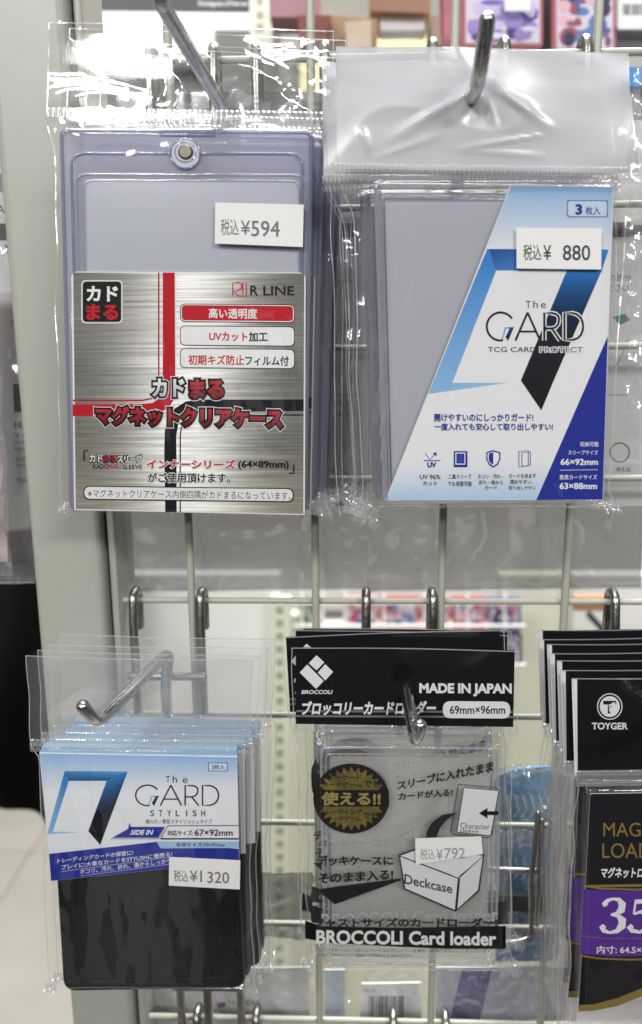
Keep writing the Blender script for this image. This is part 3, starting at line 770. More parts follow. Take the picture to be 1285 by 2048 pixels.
ears(r2, d2-4, [(722, 1014, 40, 34), (738, 1030, 44, 36), (1200, 1012, 60, 16), (1228, 1016, 36, 24), (1262, 350, 34, 20)])
sticker(r2, [(1033, 455), (1204, 457), (1203, 539), (1034, 537)], d2+.95, [('税込', 1047, 489, 1083, 521, 0), ('¥', 1087, 490, 1103, 520, 0), ('880', 1126, 490, 1181, 521, 0)], (.05, .05, .055))
for k, (dx, dz, rot, lb) in enumerate([(-3.2, -.8, -.008, 'second bag of the 880 yen protector stack, just behind the priced one'),
                                       (-4.6, .5, -.014, 'third bag of the 880 yen protector stack'),
                                       (-2.0, .6, .006, 'rearmost bag of the 880 yen protector stack, against the grid')]):
    dup(r2, (dx*mm, (k+1)*9.5*mm, dz*mm), lb, rot, skip=('price_sticker', 'insert_card', 'back_film', 'hinge_tooth'))

# ================================================================== black sleeves, 1320 yen
d3 = 43.0
r3 = thing('card_sleeve_bag', 'clear bag of glossy black card sleeves with a pale blue title card, 1320 yen sticker', 'packaged card sleeves', at(282, 1385, d3), 'black card sleeves hanging in clear bags')
BK = rpoly([(88, 1530), (474, 1530), (492, 1979), (143, 1984), (128, 1968)], [6, 8, 26, 10, 10])
BK = rpoly([(100, 1540), (474, 1540), (482, 1780), (492, 1978), (127, 1984)], [4, 6, 0, 26, 24], 6)
V, Fc = prism(BK, d3-.9, 5.0, .8); cs = obj('sleeve_case', V, Fc, M['black'], r3)
rim([(140, 1580), (455, 1580), (470, 1950), (158, 1958)], 20, 3, d3-1.55, 'black', 'raised_rim', .8, cs)
V, Fc = prism([(79, 1506), (475, 1514), (479, 1722), (103, 1762)], d3-.3, .45); ic = obj('title_card', V, Fc, M['paper'], r3)
V, Fc = prism([(84, 1494), (473, 1500), (475, 1514), (80, 1506)], d3-.8, 4.5); obj('folded_top', V, Fc, pmat('pale_blue_card', C(165, 205, 238), .5, var=.02), r3)
a = Art(d3-.3)
a.grid([(80, 1507), (475, 1515), (479, 1721), (103, 1761)], 2, 20, lambda u, v: mixc(C(150, 190, 232), C(236, 238, 242), v/.30))
a.poly([(130, 1542), (256, 1543), (214, 1561.5), (137, 1561.5)], [C(60, 135, 205), C(70, 160, 222), C(18, 60, 110), C(14, 58, 110)])
a.grid([(130, 1542), (138, 1561), (105, 1663), (95, 1668)], 1, 1, lambda u, v: C(60, 135, 205))
a.grid([(130, 1542), (138.5, 1561), (105.5, 1664), (95.5, 1668)], 1, 8, lambda u, v: mixc(C(36, 110, 180), C(36, 110, 180), v))
a.poly([(130, 1542), (138, 1561), (105, 1664), (95, 1668)], [C(50, 125, 200), C(50, 125, 200), C(140, 188, 230), C(140, 188, 230)])
a.poly([(105, 1663), (160, 1664.5), (95, 1668.5)], C(150, 195, 232))
a.grid([(214, 1561), (256, 1543), (218, 1644), (177, 1662)], 1, 10, lambda u, v: ramp(v, [(0, C(30, 120, 190)), (.35, C(16, 64, 110)), (.7, C(6, 22, 38)), (1, (.01, .01, .012))]))
a.poly([(177, 1662), (218, 1644), (201, 1690)], (.01, .01, .012))
for r_, c_ in ((0, NAVY), (1.3, C(214, 226, 242))): a.rr(417+r_, 1525+r_, 456-r_, 1542.5-r_, 3, c_)
a.T('3枚入', 424, 1529, 450, 1539, NAVY, bold=.02)
a.T('T', 332, 1552, 341, 1565, INK); a.T('h', 346, 1551, 355, 1565, INK); a.T('e', 366, 1556, 376, 1566, INK)
q = gard(a, 272, 1570, 439, 1611, 3.0); ARD(a, q, 3.0, col); rd(a, q, 3.0, col)
for k, ch in enumerate('STYLISH'): a.T(ch, 301+k*17-(0 if ch != 'I' else -4), 1620, 301+k*17+(8 if ch != 'I' else 6), 1632, INK, bold=.01)
a.T('横入れ / 薄型スタイリッシュタイプ', 292, 1638, 425, 1647, INK)
a.poly([(225, 1675), (257, 1657), (260, 1644), (262, 1653), (329, 1653), (317, 1675)], NAVY); a.strip([(222, 1677), (318, 1677), (330, 1653)], 1.2, NAVY)
a.T('SIDE IN', 261, 1659, 305, 1669, WHITE, bold=.03, sh=.3)
a.strip([(478, 1650.5), (336, 1651), (322, 1677)], 1.6, BLACK); a.strip([(322, 1677), (478, 1677)], 3, C(20, 24, 50))
a.T('対応サイズ:', 335, 1660, 387, 1671, INK, bold=.015); a.T('67×92mm', 390, 1658, 466, 1671, INK, bold=.015)
# navy band
a.poly([(99, 1707), (313, 1683), (478, 1697), (479, 1721), (103, 1761)], NAVY)
a.poly([(313, 1682), (478, 1682), (478, 1695), (322, 1696)], C(160, 196, 232)); a.T('本体サイズ:70×97mm', 352, 1684, 451, 1693, INK, bold=.015)
a.T('トレーディングカードの保管に!', 116, 1716, 267, 1726, WHITE, dy=-17, bold=.006)
a.T('プレイに!大事なカードをSTYLISHに着飾る!', 124, 1729, 345, 1739, WHITE, dy=-27, bold=.006); a.strip([(124, 1742), (347, 1713)], .9, C(190, 200, 225))
a.T('ホコリ、汚れ、折れ、傷からしっかりガード!', 161, 1738, 379, 1748, WHITE, dy=-27, bold=.006); a.strip([(161, 1751), (381, 1722)], .9, C(190, 200, 225))
a.build('printed_design', ic)
bag(r3, [(0, (52, 1311), (505, 1322)), (.24, (60, 1478), (498, 1482)), (.27, (62, 1496), (506, 1492)), (.31, (76, 1515), (512, 1510)), (.6, (88, 1720), (500, 1720)), (1, (97, 1980), (508, 1984))],
    .27, (92, 1505, 484, 1972), d3, d3-3, d3+.5, 12.3, amp=.8, hamp=.45, headmat='cloudfilm', hole=(280, 1390, 15), seal=((60, 1478), (498, 1482), 15), ribw=6.2, seal2=True, nx=64, nyb=90, mw=22, gloss=[(260, 1870, 190, .75, .03)])
ears(r3, d3-2, [(102, 1974, 22, 18), (500, 1976, 26, 20)])
sticker(r3, [(339, 1714), (481, 1721), (480, 1779), (338, 1771)], d3+1.0, [('税込', 348, 1740, 377, 1763, 1), ('¥', 380, 1741, 396, 1763, 0), ('1', 401, 1741, 404.5, 1764, 0), ('320', 415, 1743, 459, 1766, 1)])
for k, (dx, dz, rot, lb) in enumerate([(2.2, -.2, .006, 'second bag of the black sleeve stack, just behind the 1320 yen one'),
                                       (4.6, .4, -.004, 'third bag of the black sleeve stack'),
                                       (6.8, 2.2, .008, 'rearmost bag of the black sleeve stack, its bottom corner poking out')]):
    dup(r3, (dx*mm, (k+1)*5.2*mm, dz*mm), lb, rot, skip=('price_sticker', 'back_film', 'printed_design'))

# ================================================================== printed card loaders, 792 yen
d4 = 37.0
r4 = thing('card_loader_bag', 'front bag with black header and clear card loader, white box drawing, 792 yen sticker', 'packaged card loader', at(806, 1345, d4), 'printed card loaders with black headers')
V, Fc = prism(rpoly([(640, 1492), (996, 1494), (1000, 1700), (992, 1934), (648, 1930)], [18, 18, 0, 16, 16]), d4-1.0, 3.2, .6); cs = obj('loader_shell', V, Fc, M['clear'], r4)
V, Fc = prism([(660, 1512), (980, 1512), (975, 1915), (665, 1912)], d4-3.6, .3); obj('loader_sheet', V, Fc, filmmat('grey_inner_sheet', tint=(.97, .97, .95), rough=.2, haze=.30, hazecol=(.80, .79, .75), bump=0, crease=0), cs)
rim([(642, 1495), (994, 1497), (998, 1700), (990, 1931), (650, 1927)], [18, 18, 0, 16, 16], 3, d4-1.2, 'clearrim', 'rim', .5, cs)
rim([(652, 1508), (986, 1510), (984, 1918), (660, 1914)], 12, 3, d4-1.0, 'clearrim', 'rim', .3, cs)
a = Art(d4-.4)
GOLD = C(138, 124, 62); GB = (.014, .013, .010)
a.ell(703, 1597, 76, 70, GB, 48)
def foil(x, y): return mixc(GOLD, C(70, 64, 38), .5+.6*noise.noise(Vector((x*.05, y*.05, 2))))
a.up(); a.up()
n = 28; st = []
for k in range(n*2):
    rr_ = 1.0 if k % 2 == 0 else .82
    st.append((703+70*rr_*math.cos(math.pi*k/n), 1597+64*rr_*math.sin(math.pi*k/n)))
for k in range(n*2): a_, b2 = st[k], st[(k+1) % (2*n)]; a.l -= a.STEP; a.poly([(703, 1597), a_, b2], [foil(703, 1597), foil(*a_), foil(*b2)])
a.poly([(628, 1580), (778, 1580), (779, 1613), (628, 1613)], (.010, .010, .009))
DG = (.018, .017, .012)
for t, x0, y0, x1, y1, b in (('アーケード', 657, 1549, 724, 1561, .03), ('カードゲーム', 645, 1564, 724, 1574, .03), ('でも', 729, 1560, 759, 1575, .03), ('トレーディング', 643, 1618, 724, 1629, .03), ('カードゲーム', 654, 1632, 723, 1642, .03), ('でも', 727, 1624, 756, 1637, .03)):
    a.T(t, x0, y0, x1, y1, DG, bold=b)
a.T('使える!!', 643, 1583, 762, 1611, C(150, 140, 84), bold=.035)
a.T('スリーブに入れたまま', 795, 1562, 987, 1581, INK, dy=-37, bold=.03, grow=.25); a.T('カードが入る!', 797, 1585, 906, 1601, INK, dy=-9, bold=.03)
# two cards and an arrow
a.strip([(917, 1568), (993, 1575), (984, 1669), (976, 1675), (906, 1668), (902, 1662)], 1.8, INK, True)
a.poly([(928, 1575), (998, 1581), (982, 1671), (914, 1664)], C(226, 226, 226)); a.strip([(928, 1575), (998, 1581), (982, 1671), (914, 1664)], 2, INK, True)
a.poly([(958, 1626), (976, 1615), (975, 1622), (997, 1622), (997, 1630), (975, 1630), (976, 1637)], BLACK)
a.T('Character', 921, 1645, 980, 1656, INK, dy=3); a.T('sleeve', 920, 1656, 957, 1664, INK, dy=2)
a.poly([(915, 1625), (886, 1629), (864, 1645), (854, 1662), (852, 1677), (836, 1676), (861, 1692), (889, 1674), (873, 1675), (880, 1656), (893, 1640)], (.02, .02, .022))
# box drawing
a.poly([(798, 1709), (845, 1692), (900, 1684), (969, 1708), (959, 1782), (911, 1823), (808, 1778)], INK)
a.poly([(801, 1711), (846, 1695), (966, 1711), (917, 1755)], C(228, 228, 228)); a.poly([(801, 1713), (916, 1757), (910, 1819), (811, 1776)], C(226, 226, 226)); a.poly([(919, 1756), (966, 1713), (956, 1780), (914, 1818)], C(220, 220, 220))
a.strip([(808, 1714), (904, 1750)], 1.4, INK); a.strip([(919, 1752), (950, 1727)], 1.4, INK); a.strip([(920, 1756), (914, 1818)], 1.6, INK)
a.T('Deckcase', 809, 1747, 905, 1767, (.06, .06, .06), dy=20, bold=.02, grow=-.05)
a.T('デッキケースに', 634, 1710, 786, 1731, INK, dy=-1, bold=.035, grow=-.1); a.T('そのまま入る!', 638, 1746, 787, 1768, INK, dy=-9, bold=.035)
a.poly([(633, 1778), (802, 1756), (802, 1760), (670, 1808)], (.012, .012, .012))
a.T('ジャストサイズのカードローダー!', 627, 1835, 995, 1854, INK, bold=.035)
a.poly([(611, 1840), (645, 1852), (800, 1855), (1012, 1851), (1012, 1897), (900, 1897), (800, 1893), (650, 1884), (611, 1876)], (.006, .006, .007))
a.T('BROCCOLI Card loader', 633, 1859, 993, 1887, C(236, 236, 236), bold=.032, dy=4)
a.T('※デッキケースいっぱいにカードなどが入っている場合、収納できないことがございます', 638, 1895, 982, 1903, (.05, .05, .05), dy=2); a.T('※全てブロッコリー製品での検証によるものです。', 638, 1905, 827, 1912, (.05, .05, .05), dy=2)
a.build('printed_design', cs)
# black header card
V, Fc = prism([(592, 1295), (1030, 1301), (1027, 1454), (592, 1448)], d4+2.6, .25); hc = obj('header_card', V, Fc, M['blackpaper'], r4)
a = Art(d4+2.6)
W_ = C(228, 228, 230)
def sc_(x, y): return (560+x/2.38, 1160+y/2.38)
for P in ([(175, 358), (212, 392), (175, 430), (138, 396)], [(217, 401), (254, 437), (217, 478), (181, 440)], [(131, 402), (209, 481), (173, 518), (95, 440)]): a.poly([sc_(*p) for p in P], W_)
a.T('BROCCOLI', 603, 1380, 664, 1388, W_, bold=.03, sh=.25)
a.T('MADE IN JAPAN', 839, 1366, 1024, 1392, W_, dy=1, bold=.045)
for y in (1420, 1430): a.poly([(593, y), (1028, y+2), (1028, y+6), (593, y+4)], (.16, .16, .16))
a.T('ブロッコリーカードローダー', 602, 1402, 870, 1431, (.012, .012, .012), dy=-1, bold=.04, sh=.15, pad=.06); a.T('ブロッコリーカードローダー', 602, 1402, 870, 1431, W_, dy=-1, bold=.04, sh=.15)
a.rr(886, 1402, 1021, 1436, 16, W_, 1); a.T('69mm×96mm', 900, 1411, 1011, 1428, INK, bold=.02)
a.build('header_lettering', hc)
sticker(r4, [(831, 1677), (963, 1673), (966, 1708), (832, 1729)], d4+.85, [('税込', 841, 1698, 870, 1720, -1), ('¥', 873, 1698, 886, 1719, 0), ('792', 889, 1696, 931, 1718, -1)], (.32, .32, .33))
bag(r4, [(0, (583, 1294), (1039, 1301)), (.24, (585, 1448), (1037, 1455)), (.27, (586, 1466), (1036, 1472)), (.36, (596, 1512), (1022, 1508)), (.9, (606, 1900), (1022, 1900)), (1, (606, 1938), (1040, 1950))],
    .25, (640, 1494, 998, 1932), d4, d4-3, d4+3.4, 21.0, amp=1.3, hamp=.12, headmat='filmsoft', hole=(806, 1345, 20), seal=((586, 1448), (1036, 1456), 15), ribw=8.0, seal2=False, nx=64, nyb=90, mw=28, gloss=[(820, 1700, 260, .7, .3)])
ears(r4, d4-2, [(618, 1930, 30, 26), (1022, 1936, 40, 30)])
for k, (dx, dz, rot, lb) in enumerate([(-3.6, 3.2, -.05, 'second card loader bag, its tilted black header showing above the front one'),
                                       (-1.0, 1.0, .01, 'third card loader bag, hidden behind the tilted header'),
                                       (1.5, -.5, .0, 'rearmost card loader bag, against the grid')]):
    dup(r4, (dx*mm, (k+1)*7.0*mm, dz*mm), lb, rot, skip=('price_sticker', 'back_film') if k == 0 else ('price_sticker', 'loader_sheet', 'back_film'))
for o in list(sc.objects):
    pass
# ================================================================== black headed magnetic loaders at the frame's edge
d5 = 44.0
r5 = thing('magnet_loader_bag', 'front bag of the black headed stack, purple band reading 35 on its card', 'packaged magnet loader', at(1345, 1400, d5), 'magnet loaders with black headers')
V, Fc = prism([(1155, 1358), (1540, 1352), (1540, 1536), (1156, 1542)], d5+2.4, .25); hc = obj('header_card', V, Fc, M['blackpaper'], r5)
V, Fc = prism([(1144, 1358), (1155, 1358), (1156, 1542), (1150, 1556)], d5+2.3, .2); obj('header_margin', V, Fc, M['paper'], hc)
a = Art(d5+2.4); W_ = C(225, 225, 226)
a.ring(1220, 1413, 24.5, 25.5, 2.0, W_); a.ell(1220, 1413, 20, 20.8, W_)
a.poly([(1207, 1401.5), (1233, 1401.5), (1233, 1409), (1229, 1407), (1224, 1411), (1218, 1420), (1222, 1427), (1216, 1427), (1216, 1409), (1207, 1409)], BLACK)
a.poly([(1224, 1407), (1226, 1404), (1228, 1406), (1231, 1403), (1231, 1407), (1228, 1410), (1223, 1411), (1218, 1414), (1218, 1409)], W_)
a.strip([(1218, 1414), (1222, 1418), (1218, 1421)], 1.6, W_)
a.T('TOYGER', 1184, 1445, 1256, 1459, W_, bold=.03); a.build('header_lettering', hc)
CQ = [(1181, 1588), (1520, 1582), (1500, 1960), (1380, 1950), (1285, 1984), (1225, 2012), (1157, 2022), (1166, 1880)]
V, Fc = prism(rpoly([(1176, 1580), (1530, 1574), (1510, 2125), (1150, 2130)], 10), d5-1, 7, .6); cs = obj('loader_case', V, Fc, M['clear'], r5)
V, Fc = prism(CQ, d5-.4, .4); ic = obj('insert_card', V, Fc, M['paper'], r5)
a = Art(d5-.4); K_ = (.010, .009, .012); GO = C(140, 120, 62); PU = C(92, 52, 150)
a.poly([(1181, 1588), (1520, 1582), (1500, 1960), (1380, 1950), (1285, 1984), (1225, 2012), (1157, 2022), (1166, 1880)], K_)
a.grid([(1169, 1770), (1520, 1764), (1514, 1770), (1169, 1775)], 8, 1, lambda u, v: GO)
a.poly([(1168, 1778), (1230, 1782), (1510, 1774), (1505, 1908), (1220, 1913), (1161, 1907)], PU)
a.strip([(1168, 1771), (1200, 1777), (1270, 1779), (1500, 1772)], 3.6, GO)
a.strip([(1163, 1871), (1210, 1877), (1500, 1874)], 1, GO); a.strip([(1161, 1911), (1200, 1917), (1260, 1919), (1500, 1914)], 3.6, GO)
a.poly([(1157, 2010), (1190, 2008), (1235, 1996), (1285, 1976), (1330, 1960), (1380, 1950), (1380, 1964), (1285, 1992), (1235, 2012), (1190, 2021), (1157, 2023)], GO)
a.T('MAGNET', 1207, 1645, 1352, 1673, GO); a.T('LOADER', 1205, 1686, 1345, 1716, GO)
a.T('マグネットローダー', 1201, 1734, 1330, 1756, WHITE, bold=.035, sh=.12)
def vstroke(P, col=(.80, .79, .82)): a.strip([(p[0], p[1]) for p in P], [p[2] for p in P], col)
vstroke([(1212, 1812, 9), (1210, 1808, 12), (1215, 1801, 8), (1226, 1797.5, 5), (1238, 1799, 9), (1245, 1808, 15), (1243, 1820, 15), (1234, 1827, 8), (1222, 1829, 4)])
vstroke([(1222, 1829, 4), (1236, 1831, 8), (1245, 1840, 16), (1244, 1852, 16), (1234, 1862, 9), (1220, 1865, 5), (1208, 1861, 9), (1205, 1855, 13), (1209, 1850, 9)])
vstroke([(1302, 1799, 3), (1300, 1802, 9), (1275, 1803, 9), (1270, 1803, 6)]); vstroke([(1272, 1799, 4), (1268, 1828, 4.5)])
vstroke([(1268, 1828, 4), (1282, 1823, 7), (1296, 1829, 14), (1301, 1842, 17), (1295, 1857, 12), (1280, 1864, 6), (1264, 1861, 9), (1260, 1855, 13), (1265, 1850, 8)])
a.T('pt', 1312, 1812, 1350, 1874, (.80, .79, .82), bold=.03)
a.T('内寸: 64.5×89.5mm', 1194, 1891, 1345, 1907, WHITE, bold=.015)
a.build('printed_design', ic)
bag(r5, [(0, (1144, 1357), (1548, 1352)), (.22, (1152, 1545), (1546, 1540)), (.26, (1158, 1580), (1546, 1572)), (.32, (1146, 1640), (1540, 1620)), (.6, (1140, 1850), (1540, 1800)), (1, (1132, 2150), (1530, 2150))],
    .24, (1178, 1585, 1520, 2125), d5, d5-5, d5+3.2, 31.0, amp=1.8, hamp=.1, headmat='filmsoft', seal=((1152, 1541), (1546, 1536), 32), ribw=6.0, seal2=False, nx=70, nyb=90, mw=26)
names = ['second', 'third', 'fourth', 'fifth', 'sixth', 'rearmost']
OFF = [(-2.3, .3), (-2.0, 1.2), (-3.0, 1.6), (-2.6, 2.5), (-4.0, 2.3), (-3.2, 3.4)]
for k, (dx, dz) in enumerate(OFF):
    dup(r5, (dx*mm, (k+1)*6.3*mm, dz*mm), '%s bag of the black headed magnet loader stack, counted from the front' % names[k], (.0, .004, -.004, .003, -.006, .004)[k], skip=('back_film', 'printed_design', 'header_lettering') if k > 1 else ('back_film', 'header_lettering'))

# ================================================================== neighbour packets
# crumpled bag cut by the frame, upper
r6 = thing('empty_film_bag', 'crumpled clear bag edge hanging beside the white headed bag', 'plastic bag', at(1380, 200, 56))
V, Fc = sheet([(0, (1272, 130), (1500, 120)), (.3, (1258, 400), (1500, 400)), (.75, (1262, 730), (1500, 730)), (.93, (1254, 868), (1500, 850)), (1, (1290, 890), (1500, 880))], 50, 90,
    lambda x, y, u, v: 54+2.2*noise.noise(Vector((x*.03, y*.02, 4)))+1.0*noise.noise(Vector((x*.09, y*.07, 4)))+3*min(1, u*3), 56, 44.0, wob=6)
obj('front_film', V, Fc, M['baghaze'], r6, smooth=True)
V, Fc = sheet([(0, (1276, 130), (1500, 120)), (.9, (1266, 850), (1500, 850)), (1, (1290, 884), (1500, 880))], 20, 40, lambda x, y, u, v: 50.0+noise.noise(Vector((x*.02, y*.02, 9))), 56, 41.0, wob=3)
obj('back_film', V, Fc, M['filmsoft'], r6, smooth=True)

def backpack(px0, px1, y0, ycard, ybot, d, label, texts, seed, cx=None, group='white backed bags on the far side of the grid', bodym='greyfilm', ycard0=None, name='white_backed_bag'):
    """A bag seen from behind: milky film, a white printed card in its upper part."""
    r = thing(name, label, 'packaged card sleeves', at((px0+px1)/2, y0, d), group)
    c0, c1 = cx or (px0+14, px1-10)
    V, Fc = prism([(c0, ycard0 or y0+60), (c1, ycard0 or y0+60), (c1-4, ycard), (c0-4, ycard)], d-1, .5); ic = obj('back_card', V, Fc, M['paper'], r)
    if texts:
        a = Art(d-1); texts(a); a.build('printed_text', ic)
    V, Fc = sheet([(0, (px0, y0), (px1, y0)), (1, (px0-8, ybot), (px1-14, ybot-6))], 40, 70, lambda x, y, u, v: d+.6+.7*noise.noise(Vector((x*.012+seed, y*.012, 1)))+1.1*crease(Vector((x*.011+y*.006, y*.012-x*.004, seed)))+.5*noise.noise(Vector((x*.04+seed, y*.03, 3))), d, seed, wob=2)
    obj('front_film', V, Fc, M['baghaze'] if bodym == 'greyfilm' else M[bodym], r, smooth=True)
    V, Fc = sheet([(0, (px0, y0), (px1, y0)), (1, (px0-8, ybot), (px1-14, ybot-6))], 14, 24, lambda x, y, u, v: d-2.2+.5*noise.noise(Vector((x*.01+seed, y*.01, 1))), d, seed, wob=2)
    obj('back_film', V, Fc, M[bodym], r, smooth=True)
    E = [ribbon([(px0-8+(px1-px0-6)*i/20, ybot-6*i/20-3) for i in range(21)], (0, 3), [d+1.2]*21)]
    V, Fc = join(*E); obj('film_edge', V, Fc, M['edge'], r)
    return r
G5 = C(60, 60, 62); G7 = C(110, 110, 112)
def tx1(a):
    a.poly([(500, 446), (712, 446), (712, 474), (500, 474)], G5); a.T('折り曲げて差し込み', 480, 552, 706, 570, G5); a.T('カードを入れます', 560, 800, 706, 812, G7); a.T('使用できます', 590, 822, 708, 833, G7)
    a.strip([(678, 650), (702, 650), (702, 690), (680, 720)], 1.6, G7); a.strip([(676, 665), (700, 648)], 1.6, G7); a.strip([(560, 790), (714, 790)], 1.5, G7)
    a.ring(640, 900, 20, 20, 2, G5)
def tx2(a):
    a.poly([(1150, 444), (1262, 444), (1262, 474), (1150, 474)], G5); a.poly([(1262, 450), (1400, 450), (1400, 470), (1262, 470)], G5)
    a.T('ツメの部分', 1190, 548, 1262, 563, G5); a.T('ください', 1200, 568, 1258, 583, G5)
    a.poly([(1225, 634), (1250, 628), (1262, 640), (1240, 650)], C(70, 140, 130)); a.strip([(1256, 680), (1240, 720), (1230, 735)], 1.5, G7); a.ring(1240, 905, 19, 19, 3, G7); a.T('再生紙', 1232, 934, 1262, 944, G5)
    a.strip([(1190, 790), (1256, 790)], 1.2, G7)
def tx3(a):
    a.T('A', -6, 410, 10, 427, G5); a.poly([(-60, 447), (14, 447), (14, 481), (-60, 481)], C(74, 74, 76)); a.ring(14, 497, 8, 8, 1.2, G5); a.T('1', 11, 491, 16, 502, G5)
    a.strip([(28, 640), (20, 646), (27, 650)], 1.6, G7); a.strip([(33, 724), (28, 730), (34, 732)], 1.6, G7)
    a.poly([(27, 768), (60, 768), (60, 824), (29, 824)], G5); a.T('株式会社', 27, 842, 110, 859, G5)
    a.T('〒530-0001', 29, 867, 110, 876, G7); a.T('大阪府大阪市', 29, 880, 110, 889, G7); a.T('https://', 30, 893, 80, 904, G7); a.T('お問い合わせ', 32, 913, 110, 923, G7); a.T('https://', 33, 926, 80, 937, G7); a.T('MADE IN', 34, 955, 90, 966, G7)
r = backpack(236, 748, 180, 1012, 1186, -13, 'white backed grey bag hanging behind the 594 yen stack', tx1, 2.2, cx=(470, 738))
r = backpack(742, 1300, 180, 1012, 1184, -17, 'white backed grey bag with a green mark and round symbol, beyond the 880 yen stack', tx2, 5.2, cx=(1120, 1290))
r = backpack(-260, 84, 345, 990, 1172, -20, 'white backed bag with small printed address lines, beyond the cream post', tx3, 7.7, cx=(-220, 88), ycard0=385)
# nearer bag that covers the far edge of that one
r7 = thing('pink_grey_bag', 'narrow pinkish bag hanging at the very edge beyond the cream post', 'plastic bag', at(-60, 700, -8))
V, Fc = sheet([(0, (-200, 560), (-14, 560)), (.5, (-200, 850), (-2, 850)), (1, (-200, 1125), (14, 1122))], 24, 60, lambda x, y, u, v: -8+2*noise.noise(Vector((x*.03, y*.02, 4))), -8, 3.0, wob=4)
obj('front_film', V, Fc, pmat('pinkish_wrapping', C(176, 150, 152), .35, var=.3, scale=90, bump=.3, bscale=120), r7, smooth=True)
V, Fc = sheet([(0, (-200, 560), (-4, 560)), (.5, (-200, 850), (10, 850)), (1, (-200, 1150), (26, 1150))], 24, 60, lambda x, y, u, v: -6.5+1.5*noise.noise(Vector((x*.03, y*.03, 8))), -8, 3.0, wob=4)
obj('outer_film', V, Fc, M['baghaze'], r7, smooth=True)

# ---- packets behind the grid, lower part
def pouch(name, label, cat, rows, d, seed, mat, inner=None, innermat=None, art=None, group=None, amp=2.2):
    c = rows[0][1]; c2 = rows[0][2]
    r = thing(name, label, cat, at((c[0]+c2[0])/2, c[1], d), group)
    V, Fc = sheet(rows, 44, 60, lambda x, y, u, v: d+amp*noise.noise(Vector((x*.02+seed, y*.02, 1)))+amp*.5*noise.noise(Vector((x*.06, y*.05+seed, 4)))+amp*.6*crease(Vector((x*.012, y*.014, seed))), d, seed, wob=5)
    obj('front_film', V, Fc, M[mat], r, smooth=True)
    if inner:
        V, Fc = prism(inner, d-2.5-amp*1.2, 1.0); ic = obj('inner_card', V, Fc, innermat, r)
        if art: a = Art(d-2.5-amp*1.2); art(a); a.build('printed_design', ic)
    return r
def txd(a):
    P_ = C(125, 50, 130)
    a.poly([(292, 2014), (310, 2014), (307, 2024), (296, 2024)], P_); a.T('DEUTSCH', 316, 2013, 376, 2025, G7); a.T('Individuell versiegelte', 316, 2035, 420, 2043, G7); a.T('Kartenhüllen für Sammler', 316, 2047, 430, 2055, G7)
    a.poly([(433, 2006), (452, 2004), (451, 2014), (436, 2016)], P_); a.T('FRANÇAIS', 458, 2001, 521, 2013, G7, dy=-1); a.T('Cartes emballées individuellement', 440, 2022, 572, 2030, G7); a.T('Pour collectionneurs', 440, 2034, 560, 2042, G7)
pouch('multilingual_bag', 'clear bag whose white card lists languages with purple flags', 'packaged card sleeves', [(0, (270, 1865), (625, 1860)), (1, (262, 2140), (632, 2140))], -14, 3.3, 'baghaze', [(280, 1940), (620, 1935), (622, 2130), (275, 2130)], M['paper'], txd, amp=1.2)
pouch('grey_slate_bag', 'grey curved packet behind the black sleeve stack', 'plastic bag', [(0, (470, 1745), (628, 1742)), (.25, (470, 1764), (628, 1772)), (1, (470, 1870), (628, 1880))], -26, 9.3, 'greyfilm', amp=2.0)
def txb(a):
    x = 738; rb = random.Random(3)
    a.T('ISLA', 730, 1977, 752, 1984, G7)
    while x < 806:
        w_ = rb.choice((1.5, 2.2, 3.4)); a.poly([(x, 1992), (x+w_, 1992), (x+w_-1, 2040), (x-1, 2040)], G5); x += w_+rb.choice((1.4, 2.0, 3.0))
pouch('barcode_bag', 'crinkled clear bag with a white barcode label', 'plastic bag', [(0, (735, 1930), (850, 1925)), (1, (690, 2120), (852, 2120))], -12, 5.9, 'baghaze', [(724, 1968), (842, 1966), (846, 2110), (716, 2110)], M['paper'], txb, amp=1.6)
pouch('crinkled_bag', 'crinkled clear bag hanging below the card loader bag, near its lower corner', 'plastic bag', [(0, (640, 1930), (700, 1930)), (1, (636, 2120), (712, 2120))], -18, 6.9, 'baghaze', [(650, 1940), (690, 1940), (690, 2110), (650, 2110)], pmat('pale_blue_inner', C(190, 205, 212), .4, var=.1, scale=90), amp=2.5)
def txp(a):
    for k, (c_, o) in enumerate(((C(118, 104, 170), 0), (C(96, 100, 150), 26), (C(205, 200, 215), 60))): a.poly([(925+o, 1938), (985+o, 1938), (940+o, 2120), (880+o, 2120)], c_)
pouch('violet_print_bag', 'crinkled bag with a slanted violet grey print under the card loader', 'plastic bag', [(0, (868, 1925), (1150, 1920)), (1, (862, 2130), (1150, 2130))], -15, 8.9, 'baghaze', [(872, 1935), (1140, 1935), (1140, 2120), (872, 2120)], pmat('pale_lilac_card', C(200, 198, 208), .4, var=.12, scale=70), txp, amp=2.6)
for k, (y0, y1, lb, colr) in enumerate(((1530, 1690, 'sky blue wrapped packet peeking out above the others', M['bluebag']), (1655, 1800, 'second sky blue packet with white marks under the first', M['bluebag']))):
    r = pouch('blue_packet', lb, 'blue packet', [(0, (985, y0+25), (1110, y0+10)), (.2, (985, y0), (1110, y0+2)), (1, (985, y1), (1110, y1))], -24-4*k, 2.1+k, 'baghaze', rpoly([(988, y0+26), (1030, y0+8), (1108, y0+2), (1108, y1-8), (1040, y1-4), (990, y1-22)], 14), colr, (lambda a, y0=y0: [a.strip([(1015+i*16, y0+60), (1022+i*16, y0+90), (1012+i*16, y0+104)], 4, C(225, 235, 240)) for i in range(6)]), 'sky blue packets behind the grid', amp=4.0)
